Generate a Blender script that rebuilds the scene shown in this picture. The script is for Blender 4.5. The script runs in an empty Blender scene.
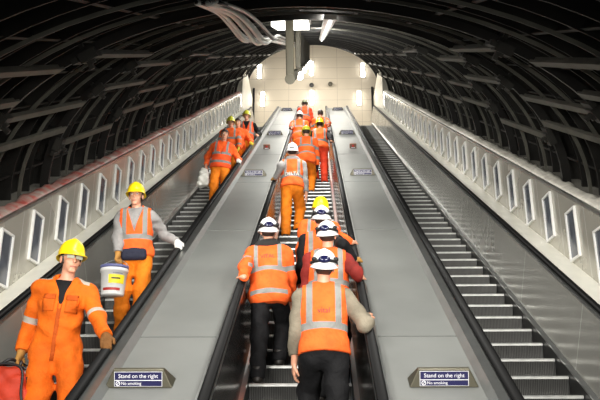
import bpy, bmesh, math, random
import numpy as np
from mathutils import Vector, Matrix
from mathutils.bvhtree import BVHTree
C = bpy.context.scene.collection
rnd = random.Random(7)
TH = math.radians(30.0)
CO, SI = math.cos(TH), math.sin(TH)
U = Vector((0, CO, SI)); N = Vector((0, -SI, CO))

def P(x, s, h):
    return Vector((x, s*CO - h*SI, s*SI + h*CO))

STEP = 0.41; RUN = STEP*CO; RISE = STEP*SI
S_TOP = 29.5
SP = 2.12            # spacing of the escalators
WALL_X = 3.1
Z_TOP = P(0, S_TOP, 0).z
Y_END = 29.8

# ------------------------------------------------------------------ materials
def srgb(r, g, b):
    f = lambda c: (c/255/12.92) if c <= 10 else ((c/255+0.055)/1.055)**2.4
    return (f(r), f(g), f(b), 1)

def nodes(m):
    m.use_nodes = True
    nt = m.node_tree
    return nt, nt.nodes, nt.links, nt.nodes['Principled BSDF']

def mat(name, col, rough=0.5, metal=0.0, var=0.0, vscale=6.0, bump=0.0, bscale=40.0, emit=0.0, spec=0.5, col2=None):
    m = bpy.data.materials.new(name)
    nt, nd, ln, b = nodes(m)
    b.inputs['Base Color'].default_value = col
    b.inputs['Roughness'].default_value = rough
    b.inputs['Metallic'].default_value = metal
    b.inputs['Specular IOR Level'].default_value = spec
    geo = nd.new('ShaderNodeTexCoord')
    if var > 0 or col2:
        nz = nd.new('ShaderNodeTexNoise'); nz.inputs['Scale'].default_value = vscale; nz.inputs['Detail'].default_value = 5
        ln.new(geo.outputs['Object'], nz.inputs['Vector'])
        rp = nd.new('ShaderNodeValToRGB')
        c2 = col2 if col2 else tuple(min(1, c*(1+var)) for c in col[:3])+(1,)
        c1 = col if col2 else tuple(c*(1-var) for c in col[:3])+(1,)
        rp.color_ramp.elements[0].color = c1; rp.color_ramp.elements[1].color = c2
        rp.color_ramp.elements[0].position = 0.35; rp.color_ramp.elements[1].position = 0.65
        ln.new(nz.outputs['Fac'], rp.inputs['Fac']); ln.new(rp.outputs['Color'], b.inputs['Base Color'])
    if bump > 0:
        nb = nd.new('ShaderNodeTexNoise'); nb.inputs['Scale'].default_value = bscale; nb.inputs['Detail'].default_value = 4
        ln.new(geo.outputs['Object'], nb.inputs['Vector'])
        bp = nd.new('ShaderNodeBump'); bp.inputs['Strength'].default_value = bump; bp.inputs['Distance'].default_value = 0.01
        ln.new(nb.outputs['Fac'], bp.inputs['Height']); ln.new(bp.outputs['Normal'], b.inputs['Normal'])
    if emit > 0:
        b.inputs['Emission Color'].default_value = col
        b.inputs['Emission Strength'].default_value = emit
    return m

def lines_mat(name, col, dcol, axis, period, width, offset=0.0, rough=0.4, metal=0.0, axis2=None, period2=1.0, width2=0.02, var=0.04, vscale=2.0, rough_var=0.0, bump=0.0):
    """panelled surface: joint lines at a fixed spacing along axis (object coordinates are world coordinates here)"""
    m = bpy.data.materials.new(name)
    nt, nd, ln, b = nodes(m)
    geo = nd.new('ShaderNodeNewGeometry')
    def line(ax, per, wid, off):
        d = nd.new('ShaderNodeVectorMath'); d.operation = 'DOT_PRODUCT'
        ln.new(geo.outputs['Position'], d.inputs[0]); d.inputs[1].default_value = ax
        a = nd.new('ShaderNodeMath'); a.operation = 'SUBTRACT'; ln.new(d.outputs['Value'], a.inputs[0]); a.inputs[1].default_value = off
        dv = nd.new('ShaderNodeMath'); dv.operation = 'DIVIDE'; ln.new(a.outputs[0], dv.inputs[0]); dv.inputs[1].default_value = per
        fr = nd.new('ShaderNodeMath'); fr.operation = 'FRACT'; ln.new(dv.outputs[0], fr.inputs[0])
        lt = nd.new('ShaderNodeMath'); lt.operation = 'LESS_THAN'; ln.new(fr.outputs[0], lt.inputs[0]); lt.inputs[1].default_value = wid/per
        return lt
    f = line(axis, period, width, offset)
    if axis2:
        g = line(axis2, period2, width2, 0.0)
        mx = nd.new('ShaderNodeMath'); mx.operation = 'MAXIMUM'; ln.new(f.outputs[0], mx.inputs[0]); ln.new(g.outputs[0], mx.inputs[1]); f = mx
    nz = nd.new('ShaderNodeTexNoise'); nz.inputs['Scale'].default_value = vscale; nz.inputs['Detail'].default_value = 5
    ln.new(geo.outputs['Position'], nz.inputs['Vector'])
    rp = nd.new('ShaderNodeValToRGB')
    rp.color_ramp.elements[0].color = tuple(c*(1-var) for c in col[:3])+(1,)
    rp.color_ramp.elements[1].color = tuple(min(1, c*(1+var)) for c in col[:3])+(1,)
    rp.color_ramp.elements[0].position = .3; rp.color_ramp.elements[1].position = .7
    ln.new(nz.outputs['Fac'], rp.inputs['Fac'])
    mix = nd.new('ShaderNodeMix'); mix.data_type = 'RGBA'
    ln.new(f.outputs[0], mix.inputs[0]); ln.new(rp.outputs['Color'], mix.inputs[6]); mix.inputs[7].default_value = dcol
    ln.new(mix.outputs[2], b.inputs['Base Color'])
    b.inputs['Roughness'].default_value = rough; b.inputs['Metallic'].default_value = metal
    if rough_var > 0:
        mr = nd.new('ShaderNodeMapRange'); ln.new(nz.outputs['Fac'], mr.inputs['Value'])
        mr.inputs['From Min'].default_value = .3; mr.inputs['From Max'].default_value = .7
        mr.inputs['To Min'].default_value = rough-rough_var; mr.inputs['To Max'].default_value = rough+rough_var
        ln.new(mr.outputs[0], b.inputs['Roughness'])
    if bump > 0:
        bp = nd.new('ShaderNodeBump'); bp.inputs['Strength'].default_value = bump; bp.inputs['Distance'].default_value = .01
        ln.new(nz.outputs['Fac'], bp.inputs['Height']); ln.new(bp.outputs['Normal'], b.inputs['Normal'])
    return m

M = {}
M['deck'] = mat('painted grey deck', srgb(108, 110, 107), 0.42, 0.0, var=0.07, vscale=1.6, bump=0.02, bscale=3)
M['ledge'] = mat('satin steel', srgb(150, 152, 150), 0.32, 0.9, var=0.08, vscale=5)
M['slope'] = mat('grey aluminium', srgb(112, 114, 112), 0.45, 0.3, var=0.06, vscale=5)
M['panel'] = lines_mat('brushed balustrade steel', srgb(166, 165, 158), srgb(215, 215, 210), tuple(U), 1.9, 0.012, 0.35, rough=0.2, metal=0.5, var=0.05, vscale=1.2, rough_var=0.05)
M['panel_dark'] = lines_mat('dark bronze balustrade steel', srgb(66, 63, 60), srgb(110, 108, 104), tuple(U), 1.9, 0.012, 0.1, rough=0.2, metal=0.9, var=0.08, vscale=1.2, rough_var=0.05)
M['skirt'] = mat('black skirting', srgb(38, 38, 37), 0.35, 0.2, var=0.15, vscale=8)
M['strip'] = mat('bright steel strip', srgb(190, 192, 190), 0.28, 0.95)
M['rubber'] = mat('black handrail rubber', srgb(14, 14, 14), 0.48, 0.0, spec=0.2)
M['nosing'] = mat('worn aluminium step edge', srgb(176, 177, 174), 0.4, 0.5, var=0.12, vscale=14)
M['tread'] = mat('step tread', srgb(120, 120, 116), 0.45, 0.6, var=0.15, vscale=12)
M['enamel'] = lines_mat('grey wall enamel', srgb(178, 175, 164), srgb(220, 218, 210), (0, 1, 0), 0.87*CO, 0.012, 0.2, rough=0.24, metal=0.35, var=0.06, vscale=1.5, rough_var=0.06)
M['shelf'] = mat('pale shelf', srgb(226, 224, 212), 0.35, 0.0, var=0.06, vscale=4)
M['white_frame'] = mat('white frame', srgb(225, 225, 222), 0.4)
M['poster'] = mat('blank grey poster', srgb(88, 92, 100), 0.12, 0.0, var=0.25, vscale=3, spec=0.7)
M['cream'] = lines_mat('cream wall panels', srgb(228, 218, 200), srgb(192, 182, 166), (0, 0, 1), 0.62, 0.02, 0.1, rough=0.45, axis2=(1, 0, 0), period2=1.25, width2=0.018, var=0.03, vscale=.8)
M['white_wall'] = mat('white landing wall', srgb(226, 222, 208), 0.5, var=0.05, vscale=2)
M['iron'] = mat('sooty cast iron', srgb(28, 27, 24), 0.6, 0.0, var=0.45, vscale=2.2, bump=0.15, bscale=14, spec=.3)
M['rib'] = mat('black painted iron rib', srgb(31, 30, 28), 0.42, 0.2, var=0.3, vscale=4)
M['purlin'] = mat('weathered grey iron bar', srgb(80, 79, 71), 0.5, 0.0, var=0.22, vscale=5, bump=.1)
M['bolt'] = mat('dark bracket iron', srgb(44, 43, 39), 0.5, 0.2, var=0.2)
M['cable'] = mat('silver grey cable', srgb(226, 226, 220), 0.35, 0.2)
M['cable_dark'] = mat('black cable', srgb(34, 34, 33), 0.4)
M['olive'] = mat('olive grey paint', srgb(72, 68, 54), 0.5, var=0.06)
M['lamp'] = mat('lit lamp', (1.0, .97, .9, 1), 0.5, emit=14.0)
M['board_glow'] = mat('lit diffuser', (1.0, .98, .92, 1), 0.5, emit=2.2)  # emission in place of light reflected off the ceiling board
M['board'] = mat('white ceiling board', srgb(232, 230, 220), 0.5, emit=0.0)
M['batten'] = mat('lit batten tube', (1.0, .98, .93, 1), 0.5, emit=1.2)
M['sheet_w'] = mat('crumpled white sheeting', srgb(214, 210, 198), 0.5, var=0.15, vscale=9, bump=.5, bscale=20)
M['sheet_r'] = mat('crumpled red and white sheeting', srgb(168, 76, 66), 0.55, vscale=5, bump=.5, bscale=20, col2=srgb(168, 158, 148))
M['floor'] = mat('grey floor tile', srgb(120, 116, 108), 0.5, var=0.08)
M['sign_body'] = mat('bronze grey sign casing', srgb(84, 81, 67), 0.4, 0.5, var=.06)
M['sign_blue'] = mat('blue sign plate', srgb(16, 15, 66), 0.35)
M['sign_white'] = mat('white sign lettering', srgb(225, 225, 228), 0.5)
M['red'] = mat('red button', srgb(190, 40, 30), 0.4)
M['stopbox'] = mat('brown stop box', srgb(120, 84, 66), 0.45)
M['bucket'] = mat('white bucket plastic', srgb(226, 226, 224), 0.4)
M['lid'] = mat('blue grey bucket lid', srgb(92, 96, 140), 0.45, var=.2)
M['label_yellow'] = mat('yellow label', srgb(240, 214, 40), 0.5)
M['label_red'] = mat('red label band', srgb(170, 44, 40), 0.5)
M['label_grey'] = mat('grey label line', srgb(120, 120, 130), 0.5)
M['bag'] = mat('red orange bag fabric', srgb(178, 48, 18), 0.7, var=.1, bump=.3)
M['plastic'] = mat('pale plastic film', srgb(216, 216, 208), 0.35, var=.08)
M['black'] = mat('black plastic', srgb(26, 26, 28), 0.45)

# ------------------------------------------------------------------ object helpers
def link(o, parent=None):
    C.objects.link(o)
    if parent is not None: o.parent = parent
    return o

def tag(o, label=None, cat=None, group=None, kind=None):
    if label: o['label'] = label
    if cat: o['category'] = cat
    if group: o['group'] = group
    if kind: o['kind'] = kind
    return o

def empty(name, loc=(0, 0, 0)):
    o = bpy.data.objects.new(name, None); o.location = loc; o.empty_display_size = .1
    return link(o)

def obj(name, verts, faces, m, parent=None, smooth=False, mats=None, fmat=None):
    me = bpy.data.meshes.new(name)
    if parent is not None and parent.type == 'EMPTY':
        off = parent.location
        verts = [Vector(v)-off for v in verts]
    me.from_pydata([tuple(v) for v in verts], [], faces)
    for mm in (mats or [m]): me.materials.append(mm)
    if fmat is not None:
        me.polygons.foreach_set('material_index', fmat)
    if smooth:
        me.polygons.foreach_set('use_smooth', [True]*len(me.polygons))
    bm = bmesh.new(); bm.from_mesh(me); bmesh.ops.recalc_face_normals(bm, faces=bm.faces); bm.to_mesh(me); bm.free()
    me.update()
    return link(bpy.data.objects.new(name, me), parent)

class MB:
    """collects simple solids into one mesh"""
    def __init__(s): s.v = []; s.f = []; s.m = []
    def add(s, v, f, mi=0):
        n = len(s.v); s.v += [Vector(a) for a in v]; s.f += [tuple(i+n for i in q) for q in f]; s.m += [mi]*len(f)
    def hexa(s, pts, mi=0):      # 8 points: bottom ring 0-3, top ring 4-7
        s.add(pts, [(0, 1, 2, 3), (4, 7, 6, 5), (0, 4, 5, 1), (1, 5, 6, 2), (2, 6, 7, 3), (3, 7, 4, 0)], mi)
    def box(s, c, sx, sy, sz, ax=None, mi=0):
        ax = ax or (Vector((1, 0, 0)), Vector((0, 1, 0)), Vector((0, 0, 1)))
        c = Vector(c); a, b, d = ax[0]*sx/2, ax[1]*sy/2, ax[2]*sz/2
        s.hexa([c-a-b-d, c+a-b-d, c+a+b-d, c-a+b-d, c-a-b+d, c+a-b+d, c+a+b+d, c-a+b+d], mi)
    def tube(s, pts, r, n=10, mi=0, cap=True):
        pts = [Vector(p) for p in pts]; rs = r if isinstance(r, (list, tuple)) else [r]*len(pts)
        rings = []; prev = None
        for i, p in enumerate(pts):
            t = (pts[min(i+1, len(pts)-1)]-pts[max(i-1, 0)]).normalized()
            if prev is None:
                a = t.cross(Vector((0, 0, 1)) if abs(t.z) < .9 else Vector((1, 0, 0))).normalized()
            else:
                a = (prev - t*prev.dot(t)).normalized()
            prev = a; b = t.cross(a)
            rings.append([p + (a*math.cos(q)+b*math.sin(q))*rs[i] for q in [2*math.pi*k/n for k in range(n)]])
        v = [q for r_ in rings for q in r_]; f = []
        for i in range(len(rings)-1):
            for k in range(n):
                f.append((i*n+k, i*n+(k+1) % n, (i+1)*n+(k+1) % n, (i+1)*n+k))
        if cap:
            f.append(tuple(range(n))); f.append(tuple((len(rings)-1)*n+k for k in range(n)))
        s.add(v, f, mi)
    def lathe(s, prof, c, ax=Vector((0, 0, 1)), n=20, mi=0):
        ax = Vector(ax).normalized(); a = ax.orthogonal().normalized(); b = ax.cross(a); c = Vector(c)
        v = []; f = []
        for (r, z) in prof:
            v += [c+ax*z+(a*math.cos(2*math.pi*k/n)+b*math.sin(2*math.pi*k/n))*max(r, 1e-4) for k in range(n)]
        for i in range(len(prof)-1):
            for k in range(n):
                f.append((i*n+k, i*n+(k+1) % n, (i+1)*n+(k+1) % n, (i+1)*n+k))
        s.add(v, f, mi)
    def build(s, name, m, parent=None, smooth=False):
        ms = m if isinstance(m, (list, tuple)) else [m]
        return obj(name, s.v, s.f, ms[0], parent, smooth, ms, s.m)

def bevel(o, w=0.006, seg=2):
    md = o.modifiers.new('bevel', 'BEVEL'); md.width = w; md.segments = seg; md.limit_method = 'ANGLE'; md.angle_limit = math.radians(35)
    return o

def frames(s0, s1, flat=1.3):
    fr = [(P(0, s0, 0), N), (P(0, s1, 0), N)]
    if flat > 0:
        mid = (N+Vector((0, 0, 1))).normalized()
        fr[1] = (P(0, s1, 0), mid/math.cos(TH/2))
        fr.append((P(0, s1, 0)+Vector((0, flat, 0)), Vector((0, 0, 1))))
    return fr

def sweep(name, prof, s0, s1, m, parent=None, flat=1.3, smooth=False, closed=True):
    fr = frames(s0, s1, flat); n = len(prof)
    v = []; f = []
    for (o, nn) in fr:
        v += [o + Vector((x, 0, 0)) + nn*h for x, h in prof]
    for i in range(len(fr)-1):
        for k in range(n if closed else n-1):
            k2 = (k+1) % n
            f.append((i*n+k, i*n+k2, (i+1)*n+k2, (i+1)*n+k))
    if closed:
        f.append(tuple(range(n))); f.append(tuple((len(fr)-1)*n+k for k in range(n)))
    return obj(name, v, f, m, parent, smooth)

def copy_tree(o, delta):
    c = o.copy(); C.objects.link(c); c.location = o.location + delta
    for ch in list(o.children):
        d = ch.copy(); C.objects.link(d); d.parent = c
        for g in list(ch.children):
            e = g.copy(); C.objects.link(e); e.parent = d
    return c

# ------------------------------------------------------------------ the setting
VA, VB, VH = 3.42, 2.3, 1.3
def vault(a, k=1.0):       # a: angle, 0 = right springing, pi = left
    return VA*k*math.cos(a), VH + VB*k*math.sin(a)

def build_shell():
    # lining: shell with ring flanges and long flanges, one surface pattern
    mb = MB()
    na = 40; s0, s1 = 1.2, 37.5
    ang = [math.radians(2+176*i/na) for i in range(na+1)]
    def ring(s, k): return [P(vault(a, k)[0], s, vault(a, k)[1]) for a in ang]
    rows = ring(s0, 1.06)+ring(s1, 1.06); n = na+1
    mb.add(rows, [(i, i+1, n+i+1, n+i) for i in range(na)])
    s = s0+.2
    while s < s1:
        v = ring(s, 1.06)+ring(s, 1.015)+ring(s+.035, 1.015)+ring(s+.035, 1.06)
        f = []
        for r in range(3):
            f += [(r*n+i, r*n+i+1, (r+1)*n+i+1, (r+1)*n+i) for i in range(na)]
        mb.add(v, f); s += .56
    for j in range(1, 16):
        a = math.pi*j/16; da = .006
        pts = []
        for s in (s0, s1):
            for (aa, k) in ((a-da, 1.06), (a+da, 1.06), (a+da, 1.02), (a-da, 1.02)):
                x, h = vault(aa, k); pts.append(P(x, s, h))
        mb.hexa(pts)
    ceiling = mb.build('ceiling', M['iron']); tag(ceiling, 'dark cast iron tunnel vault arching over the three escalators', None, None, 'structure')
    # arch ribs: a steel rib every 2.5 m, its bars and brackets
    def arch(s, k0, k1, w, name, m):
        mb = MB(); v = []; f = []
        for (k, ds) in ((k0, -w/2), (k1, -w/2), (k1, w/2), (k0, w/2)):
            v += ring(s+ds, k)
        for r in range(4):
            q = (r+1) % 4
            f += [(r*n+i, r*n+i+1, q*n+i+1, q*n+i) for i in range(na)]
        f += [(0, n, 2*n, 3*n), (na, n+na, 2*n+na, 3*n+na)]
        mb.add(v, f)
        return mb.build(name, m, ceiling)
    SR = [1.7+2.5*i for i in range(14)]
    for s in SR[1:]:
        arch(s, .968, 1.0, .05, 'arch_rib', M['rib'])
    for s in SR[:12]:
        for d in (.85, 1.7): arch(s+d, .98, .992, .014, 'arch_rod', M['purlin'])
    angs = [22, 37, 53, 127, 143, 158]
    for i in range(12):
        for j, ad in enumerate(angs):
            a = math.radians(ad + ((0 if i > 3 else 3.0 if (i+j) % 2 else -2.5)))
            x, h = vault(a, .965)
            tx, thh = -VA*math.sin(a), VB*math.cos(a)
            t = Vector((tx, 0, 0)) + N*thh; t.normalize(); r = U.cross(t).normalized()
            mid = P(x, SR[i]+1.25, h)
            mb = MB(); mb.box(mid, .085, 2.36, .022, (t, U, r)); mb.box(mid+r*.03, .02, 2.36, .05, (t, U, r))
            pu = mb.build('purlin', M['purlin'], ceiling)
            b = MB(); e = P(x, SR[i], h)
            b.box(e, .17, .14, .09, (t, U, r)); b.box(e+t*.12, .06, .22, .05, (t, U, r)); b.box(e-r*.05, .05, .05, .05, (t, U, r))
            if i < 7: b.box(e+t*.03+r*.0, .04, .05, .24, (t, U, r))
            b.build('bracket', M['bolt'], pu)
    v = ring(1.2, 1.0)+ring(1.2, 2.4)
    po = obj('wall_portal', v, [(i, i+1, n+i+1, n+i) for i in range(na)], M['iron']); md = po.modifiers.new('s', 'SOLIDIFY'); md.thickness = .1
    tag(po, 'dark headwall around the mouth of the escalator tunnel', None, None, 'structure')
    # side walls, sloping shelf and top ledge
    for sx, side in ((-1, 'left'), (1, 'right')):
        w = sweep('wall_'+side, [(sx*WALL_X, .70), (sx*WALL_X, 1.46), (sx*(WALL_X+.6), 1.46), (sx*(WALL_X+.6), .70)], -3, S_TOP, M['enamel'], None, 0)
        tag(w, f'glossy grey enamel panelled wall along the {side} escalator', None, None, 'structure')
        x0 = SP+.672
        t = sweep('trim_'+('1' if sx < 0 else '2'), [(sx*x0, .775), (sx*WALL_X, .735), (sx*WALL_X, .60), (sx*x0, .60)], -3, S_TOP, M['shelf'], None, 0)
        tag(t, f'pale sloping shelf between handrail and {side} wall', None, None, 'structure')
        t = sweep('trim_'+('3' if sx < 0 else '4'), [(sx*(WALL_X-.015), 1.445), (sx*(WALL_X-.015), 1.475), (sx*(WALL_X+.03), 1.475), (sx*(WALL_X+.03), 1.445)], -3, S_TOP, M['strip'], None, 0)
        tag(t, f'thin steel edge on top of {side} wall', None, None, 'structure')
        # landing walls
        mb = MB(); xa, xb = sx*WALL_X, sx*(WALL_X+.5)
        y0 = P(0, S_TOP, 1.0).y
        mb.box(((xa+xb)/2, (y0+Y_END)/2, Z_TOP+1.7), .5, Y_END-y0, 3.4)
        w = mb.build('wall_landing_'+side, M['white_wall']); tag(w, f'bright white {side} wall of the upper landing', None, None, 'structure')
        mb = MB(); mb.box((sx*(WALL_X-.06), Y_END-.1, Z_TOP+2.0), .1, .1, 4.0)
        w = mb.build('trim_'+('5' if sx < 0 else '6'), M['black']); tag(w, f'dark upright strip at {side} edge of cream end wall', None, None, 'structure')
    mb = MB(); mb.box((0, Y_END+.1, Z_TOP+4.0), 8.5, .2, 9.0)
    w = mb.build('wall_back', M['cream']); tag(w, 'cream panelled end wall of the upper landing', None, None, 'structure')
    mb = MB(); ya = P(0, S_TOP, 0).y+.4; mb.box((0, (ya+Y_END)/2, Z_TOP-.1), 7.2, Y_END-ya, .2)
    tag(mb.build('floor_upper', M['floor']), 'upper landing floor', None, None, 'structure')
    mb = MB(); mb.box((0, -3.2, -.1), 8.0, 8.2, .2)
    tag(mb.build('floor', M['floor']), 'lower landing floor', None, None, 'structure')
    return ceiling

# ------------------------------------------------------------------ escalators
def rail_prof(cx, top, w=.082, hh=.048):
    pts = []
    for k in range(14):
        a = 2*math.pi*k/14
        ca, sa = math.cos(a), math.sin(a)
        pts.append((cx+math.copysign(abs(ca)**.7, ca)*w/2, top-hh/2+math.copysign(abs(sa)**.8, sa)*hh/2))
    return pts

STEP_MESH = {}
def build_escalator(cx, phase, label, kind, s_first, s_last, panel):
    root = empty('escalator', P(cx, 0, 0)); tag(root, label, 'escalator')
    off = -root.location
    # step, one mesh shared by all steps
    me = None
    k = 0
    k0 = math.ceil((s_first-phase)/STEP); k1 = math.floor((s_last-phase)/STEP)
    mb = MB()
    n = 6; hw = .495
    prof = [(0, 0), (-.012, -.012), (-.010, -.03)]
    for i in range(1, n+1):
        q = i/n; prof.append((-.010+.03*math.sin(q*1.3), -.03-(RISE-.03)*q))
    # riser (dark), nosing (bright), tread
    v = []; f = []
    m_ = len(prof)
    for (y, z) in prof: v += [(-hw, y, z), (hw, y, z)]
    for i in range(m_-1): f.append((2*i, 2*i+1, 2*i+3, 2*i+2))
    mb.add(v, f[:2], 1); mb.add(v, f[2:], 0)
    mb.add([(-hw, 0, 0), (hw, 0, 0), (hw, .035, 0), (-hw, .035, 0)], [(0, 1, 2, 3)], 1)
    mb.add([(-hw, .035, 0), (hw, .035, 0), (hw, RUN+.04, 0), (-hw, RUN+.04, 0)], [(0, 1, 2, 3)], 2)
    for sx in (-1, 1):
        mb.add([(sx*hw, 0, 0), (sx*hw, RUN+.03, 0), (sx*hw, RUN+.03, -.03), (sx*hw, .02, -RISE)], [(0, 1, 2, 3)], 0)
    proto = mb.build('step', [M['riser'], M['nosing'], M['tread']], None)
    for k in range(k0, k1+1):
        o = proto if k == k0 else proto.copy()
        if k != k0: C.objects.link(o)
        o.parent = root; o.location = P(cx, phase+k*STEP, 0)+off
    for sx in (-1, 1):
        X = lambda a: cx+sx*a
        sweep('skirt_panel', [(X(.503), -.26), (X(.503), .055), (X(.53), .055), (X(.53), -.26)], s_first, S_TOP, M['skirt'], root)
        sweep('skirt_trim', [(X(.500), .055), (X(.502), .07), (X(.548), .088), (X(.55), .055)], s_first, S_TOP, M['strip'], root)
        if kind == 'centre':
            rc_, edge = .61, .675
        else:
            rc_, edge = (.60, .72) if sx*cx < 0 else (.605, .672)
        sweep('balustrade_panel', [(X(.545), .08), (X(rc_-.035), .765), (X(rc_+.01), .765), (X(.57), .08)], s_first, S_TOP, panel, root)
        sweep('handrail_track', [(X(rc_-.038), .762), (X(rc_-.038), .792), (X(edge), .80), (X(edge+.001), .70), (X(edge-.04), .70)], s_first, S_TOP, M['ledge'], root)
        if kind != 'centre' and sx*cx < 0:
            sweep('balustrade_capping', [(X(edge), .80), (X(edge+.045), .738), (X(edge+.045), .70), (X(edge), .70)], s_first, S_TOP, M['slope'], root)
        sweep('handrail', rail_prof(X(rc_), .842, .082 if (kind == 'centre' or sx*cx < 0) else .066), s_first, S_TOP, M['rubber'], root, smooth=True)
    return root

def riser_mat():
    m = bpy.data.materials.new('ribbed step riser')
    nt, nd, ln, b = nodes(m)
    tc = nd.new('ShaderNodeTexCoord')
    wv = nd.new('ShaderNodeTexWave'); wv.wave_type = 'BANDS'; wv.bands_direction = 'X'; wv.inputs['Scale'].default_value = 18
    ln.new(tc.outputs['Object'], wv.inputs['Vector'])
    rp = nd.new('ShaderNodeValToRGB'); rp.color_ramp.elements[0].color = srgb(34, 34, 33); rp.color_ramp.elements[1].color = srgb(70, 70, 68)
    ln.new(wv.outputs['Fac'], rp.inputs['Fac']); ln.new(rp.outputs['Color'], b.inputs['Base Color'])
    b.inputs['Roughness'].default_value = .42; b.inputs['Metallic'].default_value = .6
    bp = nd.new('ShaderNodeBump'); bp.inputs['Strength'].default_value = .3; bp.inputs['Distance'].default_value = .008
    ln.new(wv.outputs['Fac'], bp.inputs['Height']); ln.new(bp.outputs['Normal'], b.inputs['Normal'])
    return m

# ------------------------------------------------------------------ text
def text_mesh(body, size, align='CENTER'):
    cu = bpy.data.curves.new('lettering', 'FONT'); cu.body = body; cu.size = size; cu.align_x = align; cu.align_y = 'CENTER'
    o = bpy.data.objects.new('lettering', cu); C.objects.link(o)
    dg = bpy.context.evaluated_depsgraph_get(); dg.update()
    me = bpy.data.meshes.new_from_object(o.evaluated_get(dg))
    bpy.data.objects.remove(o)
    v = [q.co.copy() for q in me.vertices]; f = [tuple(p.vertices) for p in me.polygons]
    bpy.data.meshes.remove(me)
    return v, f

def deck(sx):
    side = 'left' if sx < 0 else 'right'
    xa, xb = .676, SP-.764
    base = P(sx*(xa+xb)/2, 0, .74)
    root = empty('escalator_deck', base)
    tag(root, f'flat grey metal deck between the centre and {side} escalators', 'deck')
    joints = [0.6, 3.42]+[3.42+3.8*i for i in range(1, 7)]+[S_TOP+.2]
    for a, b in zip(joints[:-1], joints[1:]):
        g = .012
        mb = MB(); s0, s1 = a+g, b-g
        q = [P(sx*xa, s0, .66), P(sx*xb, s0, .66), P(sx*xb, s1, .66), P(sx*xa, s1, .66), P(sx*xa, s0, .74), P(sx*xb, s0, .74), P(sx*xb, s1, .74), P(sx*xa, s1, .74)]
        mb.hexa(q); mb.build('deck_panel', M['deck'], root)
    mb = MB()
    mb.hexa([P(sx*xa, .6, .3), P(sx*xb, .6, .3), P(sx*xb, S_TOP, .3), P(sx*xa, S_TOP, .3), P(sx*xa, .6, .655), P(sx*xb, .6, .655), P(sx*xb, S_TOP, .655), P(sx*xa, S_TOP, .655)])
    mb.build('deck_base', M['skirt'], root)
    return root

def sign(x, s, label):
    root = empty('escalator_sign', P(x, s, .741)); tag(root, label, 'sign', 'blue notices on the decks')
    X = Vector((1, 0, 0))
    f0, f1 = -.0, .02          # casing: trapezoid wedge, face leaning back towards the climbers
    def q(a, u, v): return P(x+a, s+u, .741+v)
    mb = MB()
    mb.hexa([q(-.25, 0, 0), q(.25, 0, 0), q(.25, .16, 0), q(-.25, .16, 0), q(-.185, .035, .13), q(.185, .035, .13), q(.185, .07, .13), q(-.185, .07, .13)])
    bevel(mb.build('casing', M['sign_body'], root), .006, 2)
    d = (q(0, .035, .13)-q(0, 0, 0)).normalized(); nn = X.cross(d).normalized()
    if nn.y > 0: nn = -nn
    c = q(0, 0, 0)+d*.066+nn*.001
    def plate(name, cv, w, hgt, m):
        b = MB(); b.box(cv, w, .004, hgt, (X, nn, d)); return b.build(name, m, root)
    plate('sign_border', c, .352, .106, M['sign_white'])
    p1 = plate('sign_plate', c+d*.022+nn*.002, .345, .056, M['sign_blue'])
    p2 = plate('sign_plate', c-d*.031+nn*.002, .345, .038, M['sign_blue'])
    def write(txt, size, cx, cv, align, par):
        v, f = text_mesh(txt, size, align)
        w = [cv + X*(a.x+cx) + d*a.y + nn*.0045 for a in v]
        me = obj('lettering', [p-root.location for p in w], f, M['sign_white'], par)
        return me
    write('Stand on the right', .040, 0, c+d*.021, 'CENTER', p1)
    write('No smoking', .030, -.125, c-d*.031, 'LEFT', p2)
    b = MB(); b.lathe([(.012, 0), (.017, 0), (.017, .003), (.012, .003), (.012, 0)], c-d*.031-X*.148+nn*.003, nn, 16)
    b.box(c-d*.031-X*.148+nn*.0045, .028, .002, .004, ((X+d).normalized(), nn, (d-X).normalized()))
    obj('no_smoking_symbol', [p-root.location for p in b.v], b.f, M['sign_white'], p2)
    return root

def stop_box(x, s, label):
    root = empty('emergency_stop_box', P(x, s, .741)); tag(root, label, 'stop button', 'brown boxes on the decks')
    mb = MB(); mb.box(P(x, s, .741+.06), .17, .14, .12, (Vector((1, 0, 0)), U, N)); bevel(mb.build('housing', M['stopbox'], root), .012, 2)
    mb = MB(); mb.lathe([(.0, .014), (.025, .012), (.028, 0)], P(x, s-.071, .741+.065), -U, 14); mb.build('button', M['red'], root, True)
    mb = MB(); mb.box(P(x, s-.071, .741+.022), .1, .004, .02, (Vector((1, 0, 0)), U, N)); mb.build('plate', M['sign_white'], root)
    return root

ORD = ['first', 'second', 'third', 'fourth', 'fifth', 'sixth', 'seventh', 'eighth', 'ninth', 'tenth', 'eleventh', 'twelfth', 'thirteenth', 'fourteenth', 'fifteenth', 'sixteenth', 'seventeenth', 'eighteenth', 'nineteenth', 'twentieth', 'twenty-first', 'twenty-second', 'twenty-third', 'twenty-fourth', 'twenty-fifth', 'twenty-sixth', 'twenty-seventh', 'twenty-eighth', 'twenty-ninth', 'thirtieth']

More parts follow.
